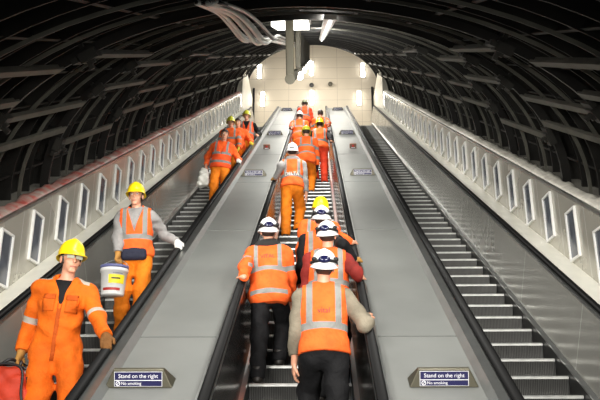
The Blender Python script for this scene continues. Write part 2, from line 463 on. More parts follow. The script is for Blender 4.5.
def posters():
    for sx, side in ((-1, 'left'), (1, 'right')):
        proto = None
        sc = [5.63+.87*i for i in range(-2, 27)]
        for i, s in enumerate(sc):
            c = P(sx*WALL_X, s, 1.065)
            lab = f'white framed advertising panel on the {side} wall, {ORD[i]} from the bottom of the escalator'
            if proto is None:
                root = empty('poster_frame', c)
                w, h, t = .28, .56, .026
                mb = MB(); x0 = -sx*.014
                Y, Z, X = Vector((0, 1, 0)), Vector((0, 0, 1)), Vector((1, 0, 0))
                mb.box(c+Vector((x0, 0, h/2)), .028, w, t); mb.box(c+Vector((x0, 0, -h/2)), .028, w, t)
                mb.box(c+Vector((x0, w/2, 0)), .028, t, h+t); mb.box(c+Vector((x0, -w/2, 0)), .028, t, h+t)
                mb.build('frame', M['white_frame'], root)
                mb = MB(); mb.box(c+Vector((-sx*.008, 0, 0)), .008, w-.02, h-.02); mb.build('poster', M['poster'], root)
                proto = root; o = root
            else:
                o = copy_tree(proto, c-proto.location)
            tag(o, lab, 'advert panel', f'advert panels on the {side} wall')

def sheeting():
    for sx, side, m, lab in ((-1, 'left', 'sheet_r', 'crumpled red and white sheeting strip along top of the left wall'), (1, 'right', 'sheet_w', 'crumpled white sheeting strip along top of the right wall')):
        n = 260; v = []; f = []; r = random.Random(3 if sx < 0 else 4)
        s0, s1 = 0.0, S_TOP
        wob = 0
        for i in range(n+1):
            s = s0+(s1-s0)*i/n; wob = .7*wob+.3*r.uniform(-.06, .06)
            for (x, h) in ((.03, 1.474), (.07, 1.50+wob*.5+r.uniform(-.01, .01)), (.14, 1.52+wob*.6+r.uniform(-.02, .02)), (.20, 1.51+wob*.5+r.uniform(-.02, .02)), (.25, 1.47)):
                v.append(P(sx*(WALL_X+x), s, h))
        for i in range(n):
            for k in range(4): f.append((i*5+k, i*5+k+1, (i+1)*5+k+1, (i+1)*5+k))
        o = obj('plastic_sheeting', v, f, M[m], None, True)
        md = o.modifiers.new('s', 'SOLIDIFY'); md.thickness = .008
        tag(o, lab, 'sheeting')

def ceiling_fittings():
    # suspended tube with lamp segments under the crown of the vault
    x0, h0 = -.16, 2.80
    root = empty('suspended_light_run', P(x0, 6.9, h0)); tag(root, 'olive pendant tube on hanger plates with lamps under tunnel crown', 'light')
    mb = MB(); ss = [6.95, 34.0]
    mb.tube([P(x0, s, h0) for s in ss], .066, 16); mb.build('tube', M['olive'], root)
    X = Vector((1, 0, 0))
    SH = [7.08, 11.5, 15.3, 19.4, 23.4, 27.4, 31.4]
    for s in SH:
        mb = MB(); mb.box(P(x0, s, (h0+3.60)/2), .105, .09, 3.60-h0, (X, U, N)); bevel(mb.build('hanger_plate', M['olive'], root), .01, 1)
    for a, b in zip(SH[:-1], SH[1:]):
        L = b-a
        for q in (.55,):
            mb = MB(); mb.box(P(x0+.085, a+L*q, h0-.03), .06, 1.3, .09, (X, U, N)); mb.build('lamp', M['lamp'], root)
    # white ceiling board at the crown, its glow stands in for reflected lamplight
    root = empty('glowing_ceiling_board', P(-.16, 8.0, 3.56)); tag(root, 'white ceiling board with added glow at the tunnel crown behind first hanger plate', 'light')
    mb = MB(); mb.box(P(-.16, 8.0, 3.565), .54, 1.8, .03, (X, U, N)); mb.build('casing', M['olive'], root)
    mb = MB(); mb.box(P(-.16, 8.0, 3.51), .48, 1.7, .08, (X, U, N)); mb.build('glow_face', M['board_glow'], root)
    # batten right of the crown
    root = empty('batten_light', P(.32, 7.0, 3.48)); tag(root, 'slim white batten light right of the tunnel crown', 'light')
    mb = MB(); mb.box(P(.32, 10.4, 3.465), .12, 11.2, .05, (X, U, N)); mb.build('casing', M['white_frame'], root)
    mb = MB(); mb.tube([P(.32, 4.9, 3.425), P(.32, 15.9, 3.425)], .022, 8); mb.build('tube', M['batten'], root)
    # cables sweeping down on to the tray left of the crown
    r = random.Random(12)
    for i in range(16):
        dx = r.uniform(-.16, .16); dh = r.uniform(-.03, .05); k = r.uniform(-.25, .25)
        pts = [P(-.60+dx*.5+k*.1, 3.0, 3.49+dh*.2), P(-.53+dx*.7, 3.9+k, 3.46+dh*.3), P(-.49+dx*.9, 4.7+k, 3.38+dh*.6), P(-.47+dx, 5.6+k, 3.28+dh), P(-.48+dx, 6.6+k, 3.27+dh), P(-.50+dx*.9, 8.2, 3.33+dh), P(-.52+dx*.8, 12, 3.36+dh), P(-.52+dx*.6, 34, 3.38+dh)]
        mb = MB(); mb.tube(smooth_path(pts), r.uniform(.011, .02), 7)
        o = mb.build('cable', M['cable'] if i % 4 else M['cable_dark'], None, True)
        tag(o, 'cable in the sagging bundle left of the tunnel crown', 'cable', 'cables in the bundle left of the crown')
    # end wall lamps and small speakers
    spots = [(-2.78, 19.75, 'upper left'), (-.06, 19.88, 'upper middle'), (2.6, 19.75, 'upper right'), (-2.58, 18.15, 'lower left'), (-.06, 18.2, 'lower middle'), (2.36, 18.15, 'lower right')]
    for x, z, w in spots:
        root = empty('wall_light', (x, Y_END, z)); tag(root, f'tall slim lit lamp on the cream end wall, {w} of six', 'wall light', 'lamps on the end wall')
        mb = MB(); mb.box((x, Y_END-.03, z), .22, .06, .84); mb.build('back_box', M['white_frame'], root)
        mb = MB(); mb.box((x, Y_END-.08, z), .18, .06, .78); bevel(mb.build('glow_face', M['lamp'], root), .02, 2)
    for x, z, w, m in ((-.06, 18.85, 'dark', 'black'), (.9, 18.9, 'grey', 'olive')):
        root = empty('wall_speaker', (x, Y_END, z)); tag(root, f'small {w} speaker on bracket on cream end wall', 'speaker')
        mb = MB(); mb.box((x, Y_END-.06, z+.12), .05, .12, .05); mb.build('bracket', M['black'], root)
        mb = MB(); mb.lathe([(.0, -.02), (.06, -.02), (.12, .22), (.10, .24), (0, .23)], (x, Y_END-.12, z), (0, -1, -.3), 14); mb.build('horn', M[m], root, True)

def smooth_path(pts, n=6):
    out = []
    for i in range(len(pts)-1):
        p0 = pts[max(i-1, 0)]; p1 = pts[i]; p2 = pts[i+1]; p3 = pts[min(i+2, len(pts)-1)]
        for k in range(n):
            t = k/n
            out.append(.5*((2*p1)+(p2-p0)*t+(2*p0-5*p1+4*p2-p3)*t*t+(3*p1-p0-3*p2+p3)*t**3))
    out.append(pts[-1])
    return out
# ------------------------------------------------------------------ people: bodies and clothes grown from distance fields
F = np.float32
def V3(*a): return np.array(a, dtype=F)
def nrm(v):
    v = np.asarray(v, dtype=F); return v/max(np.linalg.norm(v), 1e-6)

def rc(a, b, ra, rb, flat=None, k=1.0): return ['rc', np.asarray(a, F), np.asarray(b, F), ra, rb, flat, k]
def el(c, r, R=None): return ['el', np.asarray(c, F), np.asarray(r, F), R]
def grow(p, o):
    p = list(p)
    if p[0] == 'rc': p[3] = p[3]+o; p[4] = p[4]+o
    else: p[2] = p[2]+F(o)
    return p

def dist(p, q):
    if q[0] == 'rc':
        _, a, b, ra, rb, flat, k = q
        ba = b-a; t = np.clip(((p-a)@ba)/max(float(ba@ba), 1e-9), 0, 1)
        v = p-(a+t[:, None]*ba)
        if flat is not None:
            c = v@flat; v = v+(c*F(1/k-1))[:, None]*flat
        return np.sqrt((v*v).sum(1))-(ra+t*F(rb-ra))
    _, c, r, R = q
    v = p-c
    if R is not None: v = v@R.T          # rows of R are the axes
    k0 = np.sqrt(((v/r)**2).sum(1)); k1 = np.sqrt(((v/(r*r))**2).sum(1))
    return k0*(k0-1)/np.maximum(k1, 1e-6)

def smin(a, b, k):
    h = np.maximum(k-np.abs(a-b), 0)/k
    return np.minimum(a, b)-h*h*k*F(.25)

def uni(p, prims, k):
    d = None
    for q in prims:
        e = dist(p, q); d = e if d is None else smin(d, e, k)
    return d

def bounds(prims, m=.03):
    lo = np.full(3, 9.); hi = -lo
    for q in prims:
        if q[0] == 'rc':
            for c, r in ((q[1], q[3]), (q[2], q[4])):
                r = r*max(1, q[6]); lo = np.minimum(lo, c-r); hi = np.maximum(hi, c+r)
        else:
            r = q[2].max(); lo = np.minimum(lo, q[1]-r); hi = np.maximum(hi, q[1]+r)
    return lo-m, hi+m

def polygonize(f, lo, hi, h, B=6):
    n = np.ceil((hi-lo)/h/B).astype(int)*B+1
    nb = (n-1)//B
    ax = [lo[i]+h*np.arange(n[i]) for i in range(3)]
    bx = [lo[i]+h*(np.arange(nb[i])*B+B/2) for i in range(3)]
    G = np.stack(np.meshgrid(*bx, indexing='ij'), -1).reshape(-1, 3).astype(F)
    dc = f(G).reshape(nb)
    near = np.abs(dc) < h*B*.87*1.5+.012
    g = np.where(dc > 0, F(1), F(-1))
    g = np.repeat(np.repeat(np.repeat(g, B, 0), B, 1), B, 2)
    full = np.ones(n, F); full[:-1, :-1, :-1] = g
    msk = np.zeros(n, bool)
    nm = np.repeat(np.repeat(np.repeat(near, B, 0), B, 1), B, 2)
    msk[:-1, :-1, :-1] = nm
    for a in range(3):
        sl = [slice(None)]*3; sr = [slice(None)]*3
        sl[a] = slice(1, None); sr[a] = slice(0, -1)
        m2 = msk.copy(); m2[tuple(sl)] |= msk[tuple(sr)]; msk = m2
    idx = np.argwhere(msk)
    pts = (lo+idx*h).astype(F)
    vals = np.concatenate([f(pts[i:i+200000]) for i in range(0, len(pts), 200000)])
    full[msk] = vals
    full[0] = full[-1] = 1; full[:, 0] = full[:, -1] = 1; full[:, :, 0] = full[:, :, -1] = 1
    s = full < 0
    cs = np.zeros(np.array(n)-1, np.int8)
    for dx in (0, 1):
        for dy in (0, 1):
            for dz in (0, 1):
                cs += s[dx:n[0]-1+dx, dy:n[1]-1+dy, dz:n[2]-1+dz]
    act = (cs > 0) & (cs < 8)
    ci = np.argwhere(act)
    vid = np.full(act.shape, -1, np.int64); vid[act] = np.arange(len(ci))
    acc = np.zeros((len(ci), 3)); cnt = np.zeros(len(ci))
    corners = [(a, b, c) for a in (0, 1) for b in (0, 1) for c in (0, 1)]
    val = {c: full[ci[:, 0]+c[0], ci[:, 1]+c[1], ci[:, 2]+c[2]] for c in corners}
    for c in corners:
        for a in range(3):
            if c[a] == 0:
                c2 = list(c); c2[a] = 1; c2 = tuple(c2)
                v1, v2 = val[c], val[c2]; x = (v1 < 0) != (v2 < 0)
                t = np.where(x, v1/np.where(x, v1-v2, 1), 0)
                p = np.array(c, float)[None, :].repeat(len(ci), 0); p[:, a] += t
                acc += p*x[:, None]; cnt += x
    verts = lo+(ci+acc/cnt[:, None])*h
    quads = []
    for a in range(3):
        b, c = (a+1) % 3, (a+2) % 3
        sl = [slice(1, -1)]*3; sl[a] = slice(0, -1); s1 = s[tuple(sl)]
        sl[a] = slice(1, None); s2 = s[tuple(sl)]
        e = np.argwhere(s1 != s2); flip = s1[tuple(e.T)]
        off = np.ones(3, int); off[a] = 0; e = e+off
        def at(db, dc_):
            q = e.copy(); q[:, b] -= db; q[:, c] -= dc_
            return vid[q[:, 0], q[:, 1], q[:, 2]]
        q = np.stack([at(0, 0), at(1, 0), at(1, 1), at(0, 1)], 1)
        q[~flip] = q[~flip][:, ::-1]
        quads.append(q[:, ::-1] if False else q)
    quads = np.concatenate(quads)
    quads = quads[(quads >= 0).all(1)]
    return verts, quads

def np_mesh(name, verts, quads, mats, parent=None, attr=None):
    me = bpy.data.meshes.new(name)
    me.vertices.add(len(verts)); me.vertices.foreach_set('co', verts.astype(F).ravel())
    me.loops.add(quads.size); me.loops.foreach_set('vertex_index', quads.astype(np.int32).ravel())
    me.polygons.add(len(quads)); me.polygons.foreach_set('loop_start', np.arange(0, quads.size, 4, dtype=np.int32))
    me.polygons.foreach_set('use_smooth', np.ones(len(quads), bool))
    me.update(calc_edges=True); me.validate()
    for m in mats: me.materials.append(m)
    if attr is not None:
        for an, val in attr.items():
            a = me.attributes.new(an, 'FLOAT', 'POINT'); a.data.foreach_set('value', val.astype(F))
    o = bpy.data.objects.new(name, me)
    return link(o, parent)

def cloth(name, col, rough=.8, stripes=False, scol=(132, 132, 128), band=None, bump=.7):
    m = bpy.data.materials.new(name)
    nt, nd, ln, b = nodes(m)
    tc = nd.new('ShaderNodeTexCoord')
    nz = nd.new('ShaderNodeTexNoise'); nz.inputs['Scale'].default_value = 7; nz.inputs['Detail'].default_value = 4
    ln.new(tc.outputs['Object'], nz.inputs['Vector'])
    rp = nd.new('ShaderNodeValToRGB'); c = srgb(*col)
    rp.color_ramp.elements[0].color = tuple(x*.74 for x in c[:3])+(1,); rp.color_ramp.elements[1].color = tuple(min(1, x*1.1) for x in c[:3])+(1,)
    rp.color_ramp.elements[0].position = .3; rp.color_ramp.elements[1].position = .7
    ln.new(nz.outputs['Fac'], rp.inputs['Fac'])
    out = rp.outputs['Color']
    def over(attr, colr):
        nonlocal out
        at = nd.new('ShaderNodeAttribute'); at.attribute_name = attr
        lt = nd.new('ShaderNodeMath'); lt.operation = 'LESS_THAN'; ln.new(at.outputs['Fac'], lt.inputs[0]); lt.inputs[1].default_value = 0
        mx = nd.new('ShaderNodeMix'); mx.data_type = 'RGBA'
        ln.new(lt.outputs[0], mx.inputs[0]); ln.new(out, mx.inputs[6]); mx.inputs[7].default_value = srgb(*colr)
        out = mx.outputs[2]
    if band: over('band', band)
    if stripes: over('stripe', scol)
    ln.new(out, b.inputs['Base Color'])
    b.inputs['Roughness'].default_value = rough; b.inputs['Specular IOR Level'].default_value = .25
    nb = nd.new('ShaderNodeTexNoise'); nb.inputs['Scale'].default_value = 16; nb.inputs['Detail'].default_value = 5; nb.inputs['Distortion'].default_value = .6
    ln.new(tc.outputs['Object'], nb.inputs['Vector'])
    bp = nd.new('ShaderNodeBump'); bp.inputs['Strength'].default_value = bump; bp.inputs['Distance'].default_value = .02
    ln.new(nb.outputs['Fac'], bp.inputs['Height']); ln.new(bp.outputs['Normal'], b.inputs['Normal'])
    return m

K = {}
def people_mats():
    K['skin'] = mat('skin', srgb(205, 150, 122), .5, var=.06, vscale=9)
    K['vest'] = cloth('orange vest fabric', (254, 102, 40), stripes=True)
    K['vest_red'] = cloth('red orange vest fabric', (248, 88, 40), stripes=True)
    K['coverall'] = cloth('orange coverall cotton', (212, 96, 12), stripes=True, scol=(160, 152, 140))
    K['seam'] = cloth('orange seam cotton', (176, 74, 10))
    K['coverall_plain'] = cloth('orange pocket cotton', (204, 90, 12))
    K['jacket'] = cloth('orange padded jacket', (252, 102, 40), stripes=True)
    K['orange_trousers'] = cloth('orange work trousers', (228, 124, 22), stripes=True)
    K['red_trousers'] = cloth('red orange trousers', (226, 66, 34), stripes=True)
    K['black_cloth'] = cloth('black cloth', (17, 17, 19))
    K['charcoal'] = cloth('charcoal cloth', (44, 43, 42))
    K['beige'] = cloth('beige sleeve cloth', (126, 118, 102))
    K['grey'] = cloth('grey fleece', (146, 144, 142))
    K['maroon'] = cloth('dull red sleeve cloth', (132, 40, 34))
    K['navy'] = cloth('navy pouch cloth', (40, 42, 58))
    K['glove_tan'] = cloth('tan leather glove', (168, 122, 62))
    K['glove_brown'] = cloth('brown leather glove', (112, 74, 36))
    K['glove_white'] = cloth('pale work glove', (205, 205, 200))
    K['glove_black'] = cloth('black work glove', (34, 34, 36))
    K['glove_yellow'] = cloth('yellow work glove', (226, 200, 60))
    K['boot'] = mat('dark boot leather', srgb(38, 34, 30), .5)
    K['h_white'] = mat('white helmet shell', srgb(236, 236, 234), .3)
    K['h_yellow'] = mat('yellow helmet shell', srgb(238, 208, 22), .32)
    K['h_lime'] = mat('yellow green helmet shell', srgb(206, 206, 60), .35)
    K['cap_grey'] = mat('grey green cap', srgb(120, 124, 96), .7)
    K['goggle'] = mat('dark blue goggle lens', srgb(22, 24, 58), .12)
    K['strap'] = mat('black strap', srgb(22, 22, 22), .6)
    K['hair'] = mat('dark brown hair', srgb(46, 34, 26), .6, bump=.6, bscale=60)
    K['eye_white'] = mat('eye white', srgb(225, 220, 214), .3)
    K['iris'] = mat('dark iris', srgb(40, 28, 20), .2)
    K['lip'] = mat('lips', srgb(176, 104, 92), .5)
    K['lens'] = mat('clear safety lens', srgb(170, 176, 160), .08)
    K['letter_dark'] = mat('dark vest lettering', srgb(70, 48, 50), .7)
    K['letter_white'] = mat('white vest lettering', srgb(226, 224, 218), .7)

def rotx(a): c, s = math.cos(a), math.sin(a); return np.array([[1, 0, 0], [0, c, -s], [0, s, c]], F)
def roty(a): c, s = math.cos(a), math.sin(a); return np.array([[c, 0, s], [0, 1, 0], [-s, 0, c]], F)
def rotz(a): c, s = math.cos(a), math.sin(a); return np.array([[c, -s, 0], [s, c, 0], [0, 0, 1]], F)
rad = math.radians

def ik(a, t, l1, l2, hint):
    a = np.asarray(a, F); t = np.asarray(t, F); d = t-a; L = float(np.linalg.norm(d))
    L2 = min(L, (l1+l2)*.995); d = d/max(L, 1e-6); t = a+d*L2
    x = (l1*l1-l2*l2+L2*L2)/(2*L2); h = math.sqrt(max(l1*l1-x*x, 0))
    hv = np.asarray(hint, F); hv = nrm(hv-d*(hv@d))
    return a+d*F(x)+hv*F(h), t

def hand_prims(w, d, n, th, curl=35, spread=1.0):
    """palm, four bent fingers of unequal length and a thumb from the side of the palm"""
    d = nrm(d); n = nrm(n-d*(n@d)); s = nrm(np.cross(d, n))*th      # s points to the thumb side
    out = []; kn = []
    for i, (lf, dl) in enumerate(((.92, .084), (1.0, .090), (.95, .087), (.76, .078))):
        off = (1.5-i)*.0215*spread
        k = w+d*dl+s*off; kn.append(k)
        out.append(rc(w+d*.012+s*off*.5, k, .0185, .0125))
        a = k; ang = 0
        for j, L in enumerate((.043, .027, .022)):
            ang += rad(curl*(.75 if j == 0 else 1.0))
            dd = d*math.cos(ang)+n*math.sin(ang)
            b = a+dd*F(L*lf); out.append(rc(a, b, .0100-.0008*j, .0093-.0008*j)); a = b
    t0 = w+d*.022+s*.026; t1 = t0+nrm(d*.62+s*.62+n*.35)*F(.045); t2 = t1+nrm(d*.85+s*.15+n*.45)*F(.034)
    out += [rc(t0, t1, .016, .0115), rc(t1, t2, .0112, .0088)]
    return out

def helmet_mesh(scale=1.0, peak=True):
    rx, ry, hz = .105, .132, .140
    na, nr = 36, 9; v = []; f = []
    def ringpts(fx, z, off):
        r = []
        for k in range(na):
            a = 2*math.pi*k/na; ca, sa = math.cos(a), math.sin(a)
            ex = off
            r.append(((rx*fx+ex)*ca, (ry*fx+ex)*sa, z))
        return r
    rows = []
    for i in range(nr):                      # dome from the top down
        q = math.pi/2*(1-i/(nr-1))
        fx = math.cos(q)**.82 if i else .02; z = hz*math.sin(q)
        row = []
        for k, (x, y, zz) in enumerate(ringpts(fx, z, 0)):
            # raised centre ridge from front to back
            rdg = .010*math.exp(-(x/.022)**2)*(1 if i < nr-2 else 0)
            row.append((x, y, zz+rdg))
        rows.append(row)
    brim = []; lip = []; under = []
    for k in range(na):
        a = 2*math.pi*k/na; ca, sa = math.cos(a), math.sin(a)
        pk = .050*max(0, sa)**2.2 if peak else 0
        o = .010+pk+.012*max(0, -sa)**3
        dz = -.016-.020*max(0, sa)**3-.012*max(0, -sa)**2
        brim.append(((rx+o)*ca, (ry+o)*sa, dz)); lip.append(((rx+o)*ca, (ry+o)*sa, dz-.007))
        under.append(((rx-.006)*ca, (ry-.006)*sa, -.012))
    rows += [brim, lip, under]
    inn = [((rx-.008)*.72*math.cos(2*math.pi*k/na), (ry-.008)*.72*math.sin(2*math.pi*k/na), .075) for k in range(na)]
    rows.append(inn)
    for r in rows: v += r
    for i in range(len(rows)-1):
        for k in range(na): f.append((i*na+k, i*na+(k+1) % na, (i+1)*na+(k+1) % na, (i+1)*na+k))
    f.append(tuple(range(na))); f.append(tuple((len(rows)-1)*na+k for k in range(na)))
    return v, f

def wrinkle(p, amp):
    x, y, z = p[:, 0], p[:, 1], p[:, 2]
    return F(amp)*(np.sin(31*z+9*x+2.2*np.sin(13*x+5*y))*.5+np.sin(23*x-19*z+2.0*np.sin(17*y+11*z))*.5+np.sin(47*z+29*y)*.25)

def person(x, k, phase, label, facing=0, yaw=0, height=1.0, h=.012, lean=6, side=0, twist=0, pelvis=(0, 0, 0), feet=('L', 1), dy=.16,
           head=(0, 0), helmet='h_white', goggles=False, handL=('hang',), handR=('hang',), gloveL=None, gloveR=None,
           top=None, over=None, legs='black_cloth', hood=None, coverall=None, text=None, hair=True, glasses=False, pouch=False,
           peakback=False, bulk=0.0, wr=.008, elbow=.55, stance=.10):
    """x across the tunnel, k-th step; local +Y is where the person faces"""
    base = P(x, phase+k*STEP, 0)+Vector((0, dy, 0))
    yw = rad(facing+yaw); R0 = rotz(yw)
    def loc(wp): return R0.T@(np.array(wp, F)-np.array(base, F))
    Hs = height
    sc = lambda *a: V3(*a)*F(Hs)
    # feet
    up = {'L': 0, 'R': 0}
    if feet: up[feet[0]] = feet[1]
    fdir = 1 if facing == 0 else -1
    foot = {}
    for nme, sx in (('L', -1), ('R', 1)):
        ofs = up[nme]
        foot[nme] = V3(sx*stance*Hs, ofs*RUN*math.cos(rad(yaw)), ofs*RISE*fdir)
    pel = V3(pelvis[0], (foot['L'][1]+foot['R'][1])/2*.9+pelvis[1], min(foot['L'][2], foot['R'][2])+.93*Hs+.30*abs(foot['L'][2]-foot['R'][2])*.5+pelvis[2])
    RT = rotz(rad(twist))@roty(rad(side))@rotx(rad(-lean))
    T = lambda a: pel+RT@(V3(*a)*F(Hs))
    flatv = RT@V3(0, 1, 0)
    # torso
    w = 1+bulk
    torso = [el(T((0, -.005, 0)), sc(.165*w, .118*w, .125), RT.T), el(T((0, .012, .15)), sc(.150*w, .112*w, .17), RT.T), el(T((0, 0, .34)), sc(.168*w, .118*w, .19), RT.T),
             rc(T((-.15, -.012, .455)), T((.15, -.012, .455)), .062*Hs, .062*Hs), rc(T((-.06, -.015, .485)), T((.06, -.015, .485)), .055*Hs, .055*Hs)]
    RH = RT@rotx(rad(lean*.8))@rotz(rad(head[1]))@rotx(rad(-head[0]))
    nb = T((0, -.012, .50)); hc = nb+RH@sc(0, .025, .205)
    HD = lambda a: hc+RH@(V3(*a)*F(Hs))
    neck = [rc(nb-RT@sc(0, 0, .03), HD((0, -.012, -.06)), .056*Hs, .052*Hs)]
    hd = [el(HD((0, -.012, .03)), sc(.074, .094, .092), RH.T), el(HD((0, .028, -.035)), sc(.058, .062, .082), RH.T), rc(HD((-.012, .068, -.098)), HD((.012, .068, -.098)), .020*Hs, .020*Hs),
          rc(HD((0, .086, .012)), HD((0, .108, -.030)), .009*Hs, .013*Hs), rc(HD((-.036, .074, .032)), HD((.036, .074, .032)), .014*Hs, .014*Hs),
          el(HD((.079, -.008, -.012)), sc(.010, .022, .032), RH.T), el(HD((-.079, -.008, -.012)), sc(.010, .022, .032), RH.T),
          el(HD((0, .084, -.064)), sc(.022, .010, .007), RH.T), el(HD((0, .082, -.077)), sc(.019, .010, .008), RH.T), el(HD((.038, .055, -.030)), sc(.022, .022, .020), RH.T), el(HD((-.038, .055, -.030)), sc(.022, .022, .020), RH.T)]
    # arms
    arm = {}; hand = {}; wr_ = {}; hdir = {}
    for nme, sx, spec in (('L', -1, handL), ('R', 1, handR)):
        sh = T((sx*.185, -.015, .445))
        hint = nrm(RT@V3(sx*elbow, -.6, -.7))
        if spec[0] == 'rail':       # ('rail', world x of the rail, s along the slope)
            c = loc(P(spec[1], spec[2], .842)); sl = R0.T@np.array(U if facing == 0 else -U, F); nn = R0.T@np.array(N, F)
            d = nrm(sl+V3(sx*.25, 0, 0)); tgt = c+nn*F(.030)-d*F(.075); n = -nn+V3(0, 0, 0)
            curl = 30
        elif spec[0] == 'point':    # ('point', (x,y,z), dir, palm)
            tgt = V3(*spec[1])*F(Hs); d = nrm(V3(*spec[2])); n = nrm(V3(*spec[3])); curl = spec[4] if len(spec) > 4 else 35
        else:
            sw = spec[1] if len(spec) > 1 else 0.0
            tgt = sh+V3(sx*.06, sw+.04, -.52)*F(Hs); d = None; n = V3(-sx, .25, 0); curl = 22
        el_, wt = ik(sh, tgt, .285*Hs, .255*Hs, hint)
        if d is None: d = nrm(nrm(wt-el_)+V3(0, .15, 0))
        arm[nme] = (sh, el_, wt); hdir[nme] = d
        # the right hand's thumb points the way cross(d, n) does for a palm facing down and fingers ahead
        hand[nme] = hand_prims(wt, d, n, 1.0 if nme == 'L' else -1.0, curl)
        wr_[nme] = (d, n)
    leg = {}
    for nme, sx in (('L', -1), ('R', 1)):
        hp = pel+RT@sc(sx*.088, 0, -.02); an = foot[nme]+V3(0, -.02, .085)
        kn, an2 = ik(hp, an, .43*Hs, .425*Hs, V3(sx*.15, 1, .1)); leg[nme] = (hp, kn, an)
    arms_b = [q for n_ in 'LR' for q in (rc(arm[n_][0], arm[n_][1], .050*Hs, .040*Hs), rc(arm[n_][1], arm[n_][2], .041*Hs, .027*Hs))]
    legs_b = [q for n_ in 'LR' for q in (rc(leg[n_][0], leg[n_][1], .085*Hs, .056*Hs), rc(leg[n_][1], leg[n_][2], .056*Hs, .038*Hs))]
    feet_b = [q for n_ in 'LR' for q in (rc(foot[n_]+V3(0, -.045, .042), foot[n_]+V3(0, .13, .034), .034, .030), rc(leg[n_][2], foot[n_]+V3(0, .05, .042), .038, .034))]
    def f_body(p):
        d = uni(p, torso+neck+arms_b+legs_b+feet_b, .03)
        d = smin(d, uni(p, hd, .012), F(.02))
        return smin(d, uni(p, hand['L']+hand['R'], .007), F(.012))
    allp = torso+neck+hd+arms_b+legs_b+feet_b+hand['L']+hand['R']
    v, q = polygonize(f_body, *bounds(allp), h)
    lipd = np.minimum(dist(v.astype(F), grow(hd[7], .003)), dist(v.astype(F), grow(hd[8], .003)))
    root = np_mesh('person', v, q, [K['skin']])
    root.location = base; root.rotation_euler = (0, 0, yw); tag(root, label, 'person')
    # ---- stripes on tops
    iRT = RT.T
    def stripes(p, kind):
        q = (p-pel)@RT/F(Hs)
        hx, hz = np.abs(q[:, 0]), q[:, 2]
        hb = lambda z, wd: np.abs(hz-z)-wd
        if kind == 'vest':
            d = np.minimum(hb(.185, .028), np.maximum(np.abs(hx-.118)-.026, .16-hz))
        elif kind == 'jacket':
            d = np.minimum(np.minimum(hb(.235, .024), hb(-.035, .026)), np.maximum(np.abs(hx-.128)-.022, np.maximum(.22-hz, -1)))
            d = np.maximum(d, np.maximum(hx-.20, -1))
        elif kind == 'two':
            d = np.minimum(np.minimum(hb(.27, .024), hb(.09, .026)), np.maximum(np.abs(hx-.12)-.022, .26-hz))
        else:                      # coverall shoulder patches only
            d = np.maximum(np.maximum(np.abs(hx-.145)-.045, np.abs(q[:, 1])-.05), .45-hz)
        if kind in ('jacket', 'coverall', 'two'):
            for n_ in 'LR':
                a, e, wv = arm[n_]
                ax = nrm(e-a); t = (p-a)@ax; rr = np.sqrt((((p-a)-t[:, None]*ax)**2).sum(1))
                tc_ = .60*.285*Hs if kind != 'coverall' else .285*Hs*.88
                band = np.maximum(np.maximum(np.abs(t-F(tc_))-F(.026), rr-F(.13)), F(.175*Hs)-np.abs((p-pel)@RT[:, 0]))
                d = np.minimum(d, band)
        if kind in ('coverall',):
            for n_ in 'LR':
                a, e = leg[n_][1], leg[n_][2]
                ax = nrm(e-a); t = (p-a)@ax; rr = np.sqrt((((p-a)-t[:, None]*ax)**2).sum(1))
                d = np.minimum(d, np.maximum(np.abs(t-F(.10))-F(.028), rr-F(.15)))
        return d
    def legstripe(p):
        d = np.full(len(p), 1, F)
        for n_ in 'LR':
            a, e = leg[n_][1], leg[n_][2]; ax = nrm(e-a); t = (p-a)@ax
            d = np.minimum(d, np.abs(t-F(.16))-F(.028))
        return d
    # ---- garment pieces
    def sleeves(off):
        return [q for n_ in 'LR' for q in (rc(arm[n_][0], arm[n_][1], (.052+off)*Hs, (.043+off)*Hs), rc(arm[n_][1], arm[n_][2], (.044+off)*Hs, (.031+off*.85)*Hs))]
    def cutsleeve(p, d, back=.012):
        for n_ in 'LR':
            a, e, wv = arm[n_]; ax = nrm(wv-e); t = (p-wv)@ax; rr = np.sqrt((((p-wv)-t[:, None]*ax)**2).sum(1))
            pl = np.where(rr < .10, t+F(back), F(-1)); d = np.maximum(d, pl)
        return d
    def tl(p): return (p-pel)@RT/F(Hs)
    def make(name, f, prims, m, attr=None, parent=root, res=None):
        v, q = polygonize(f, *bounds(prims, .045), res or h)
        at = {a: g(v.astype(F)) for a, g in attr.items()} if attr else None
        return np_mesh(name, v, q, [m], parent, at)
    tro_off = .020
    def legprims(off, bag=0.0):
        return [q for n_ in 'LR' for q in (rc(leg[n_][0], leg[n_][1], (.088+off)*Hs, (.062+off+bag)*Hs), rc(leg[n_][1], leg[n_][2]+V3(0, 0, .0), (.062+off+bag)*Hs, (.052+off+bag*.8)*Hs))]
    def anklecut(p, d):
        for n_ in 'LR':
            a = foot[n_]; near = (np.abs(p[:, 0]-a[0]) < .12) & (np.abs(p[:, 1]-a[1]) < .22)
            d = np.where(near, np.maximum(d, a[2]+F(.055)-p[:, 2]), d)
        return d
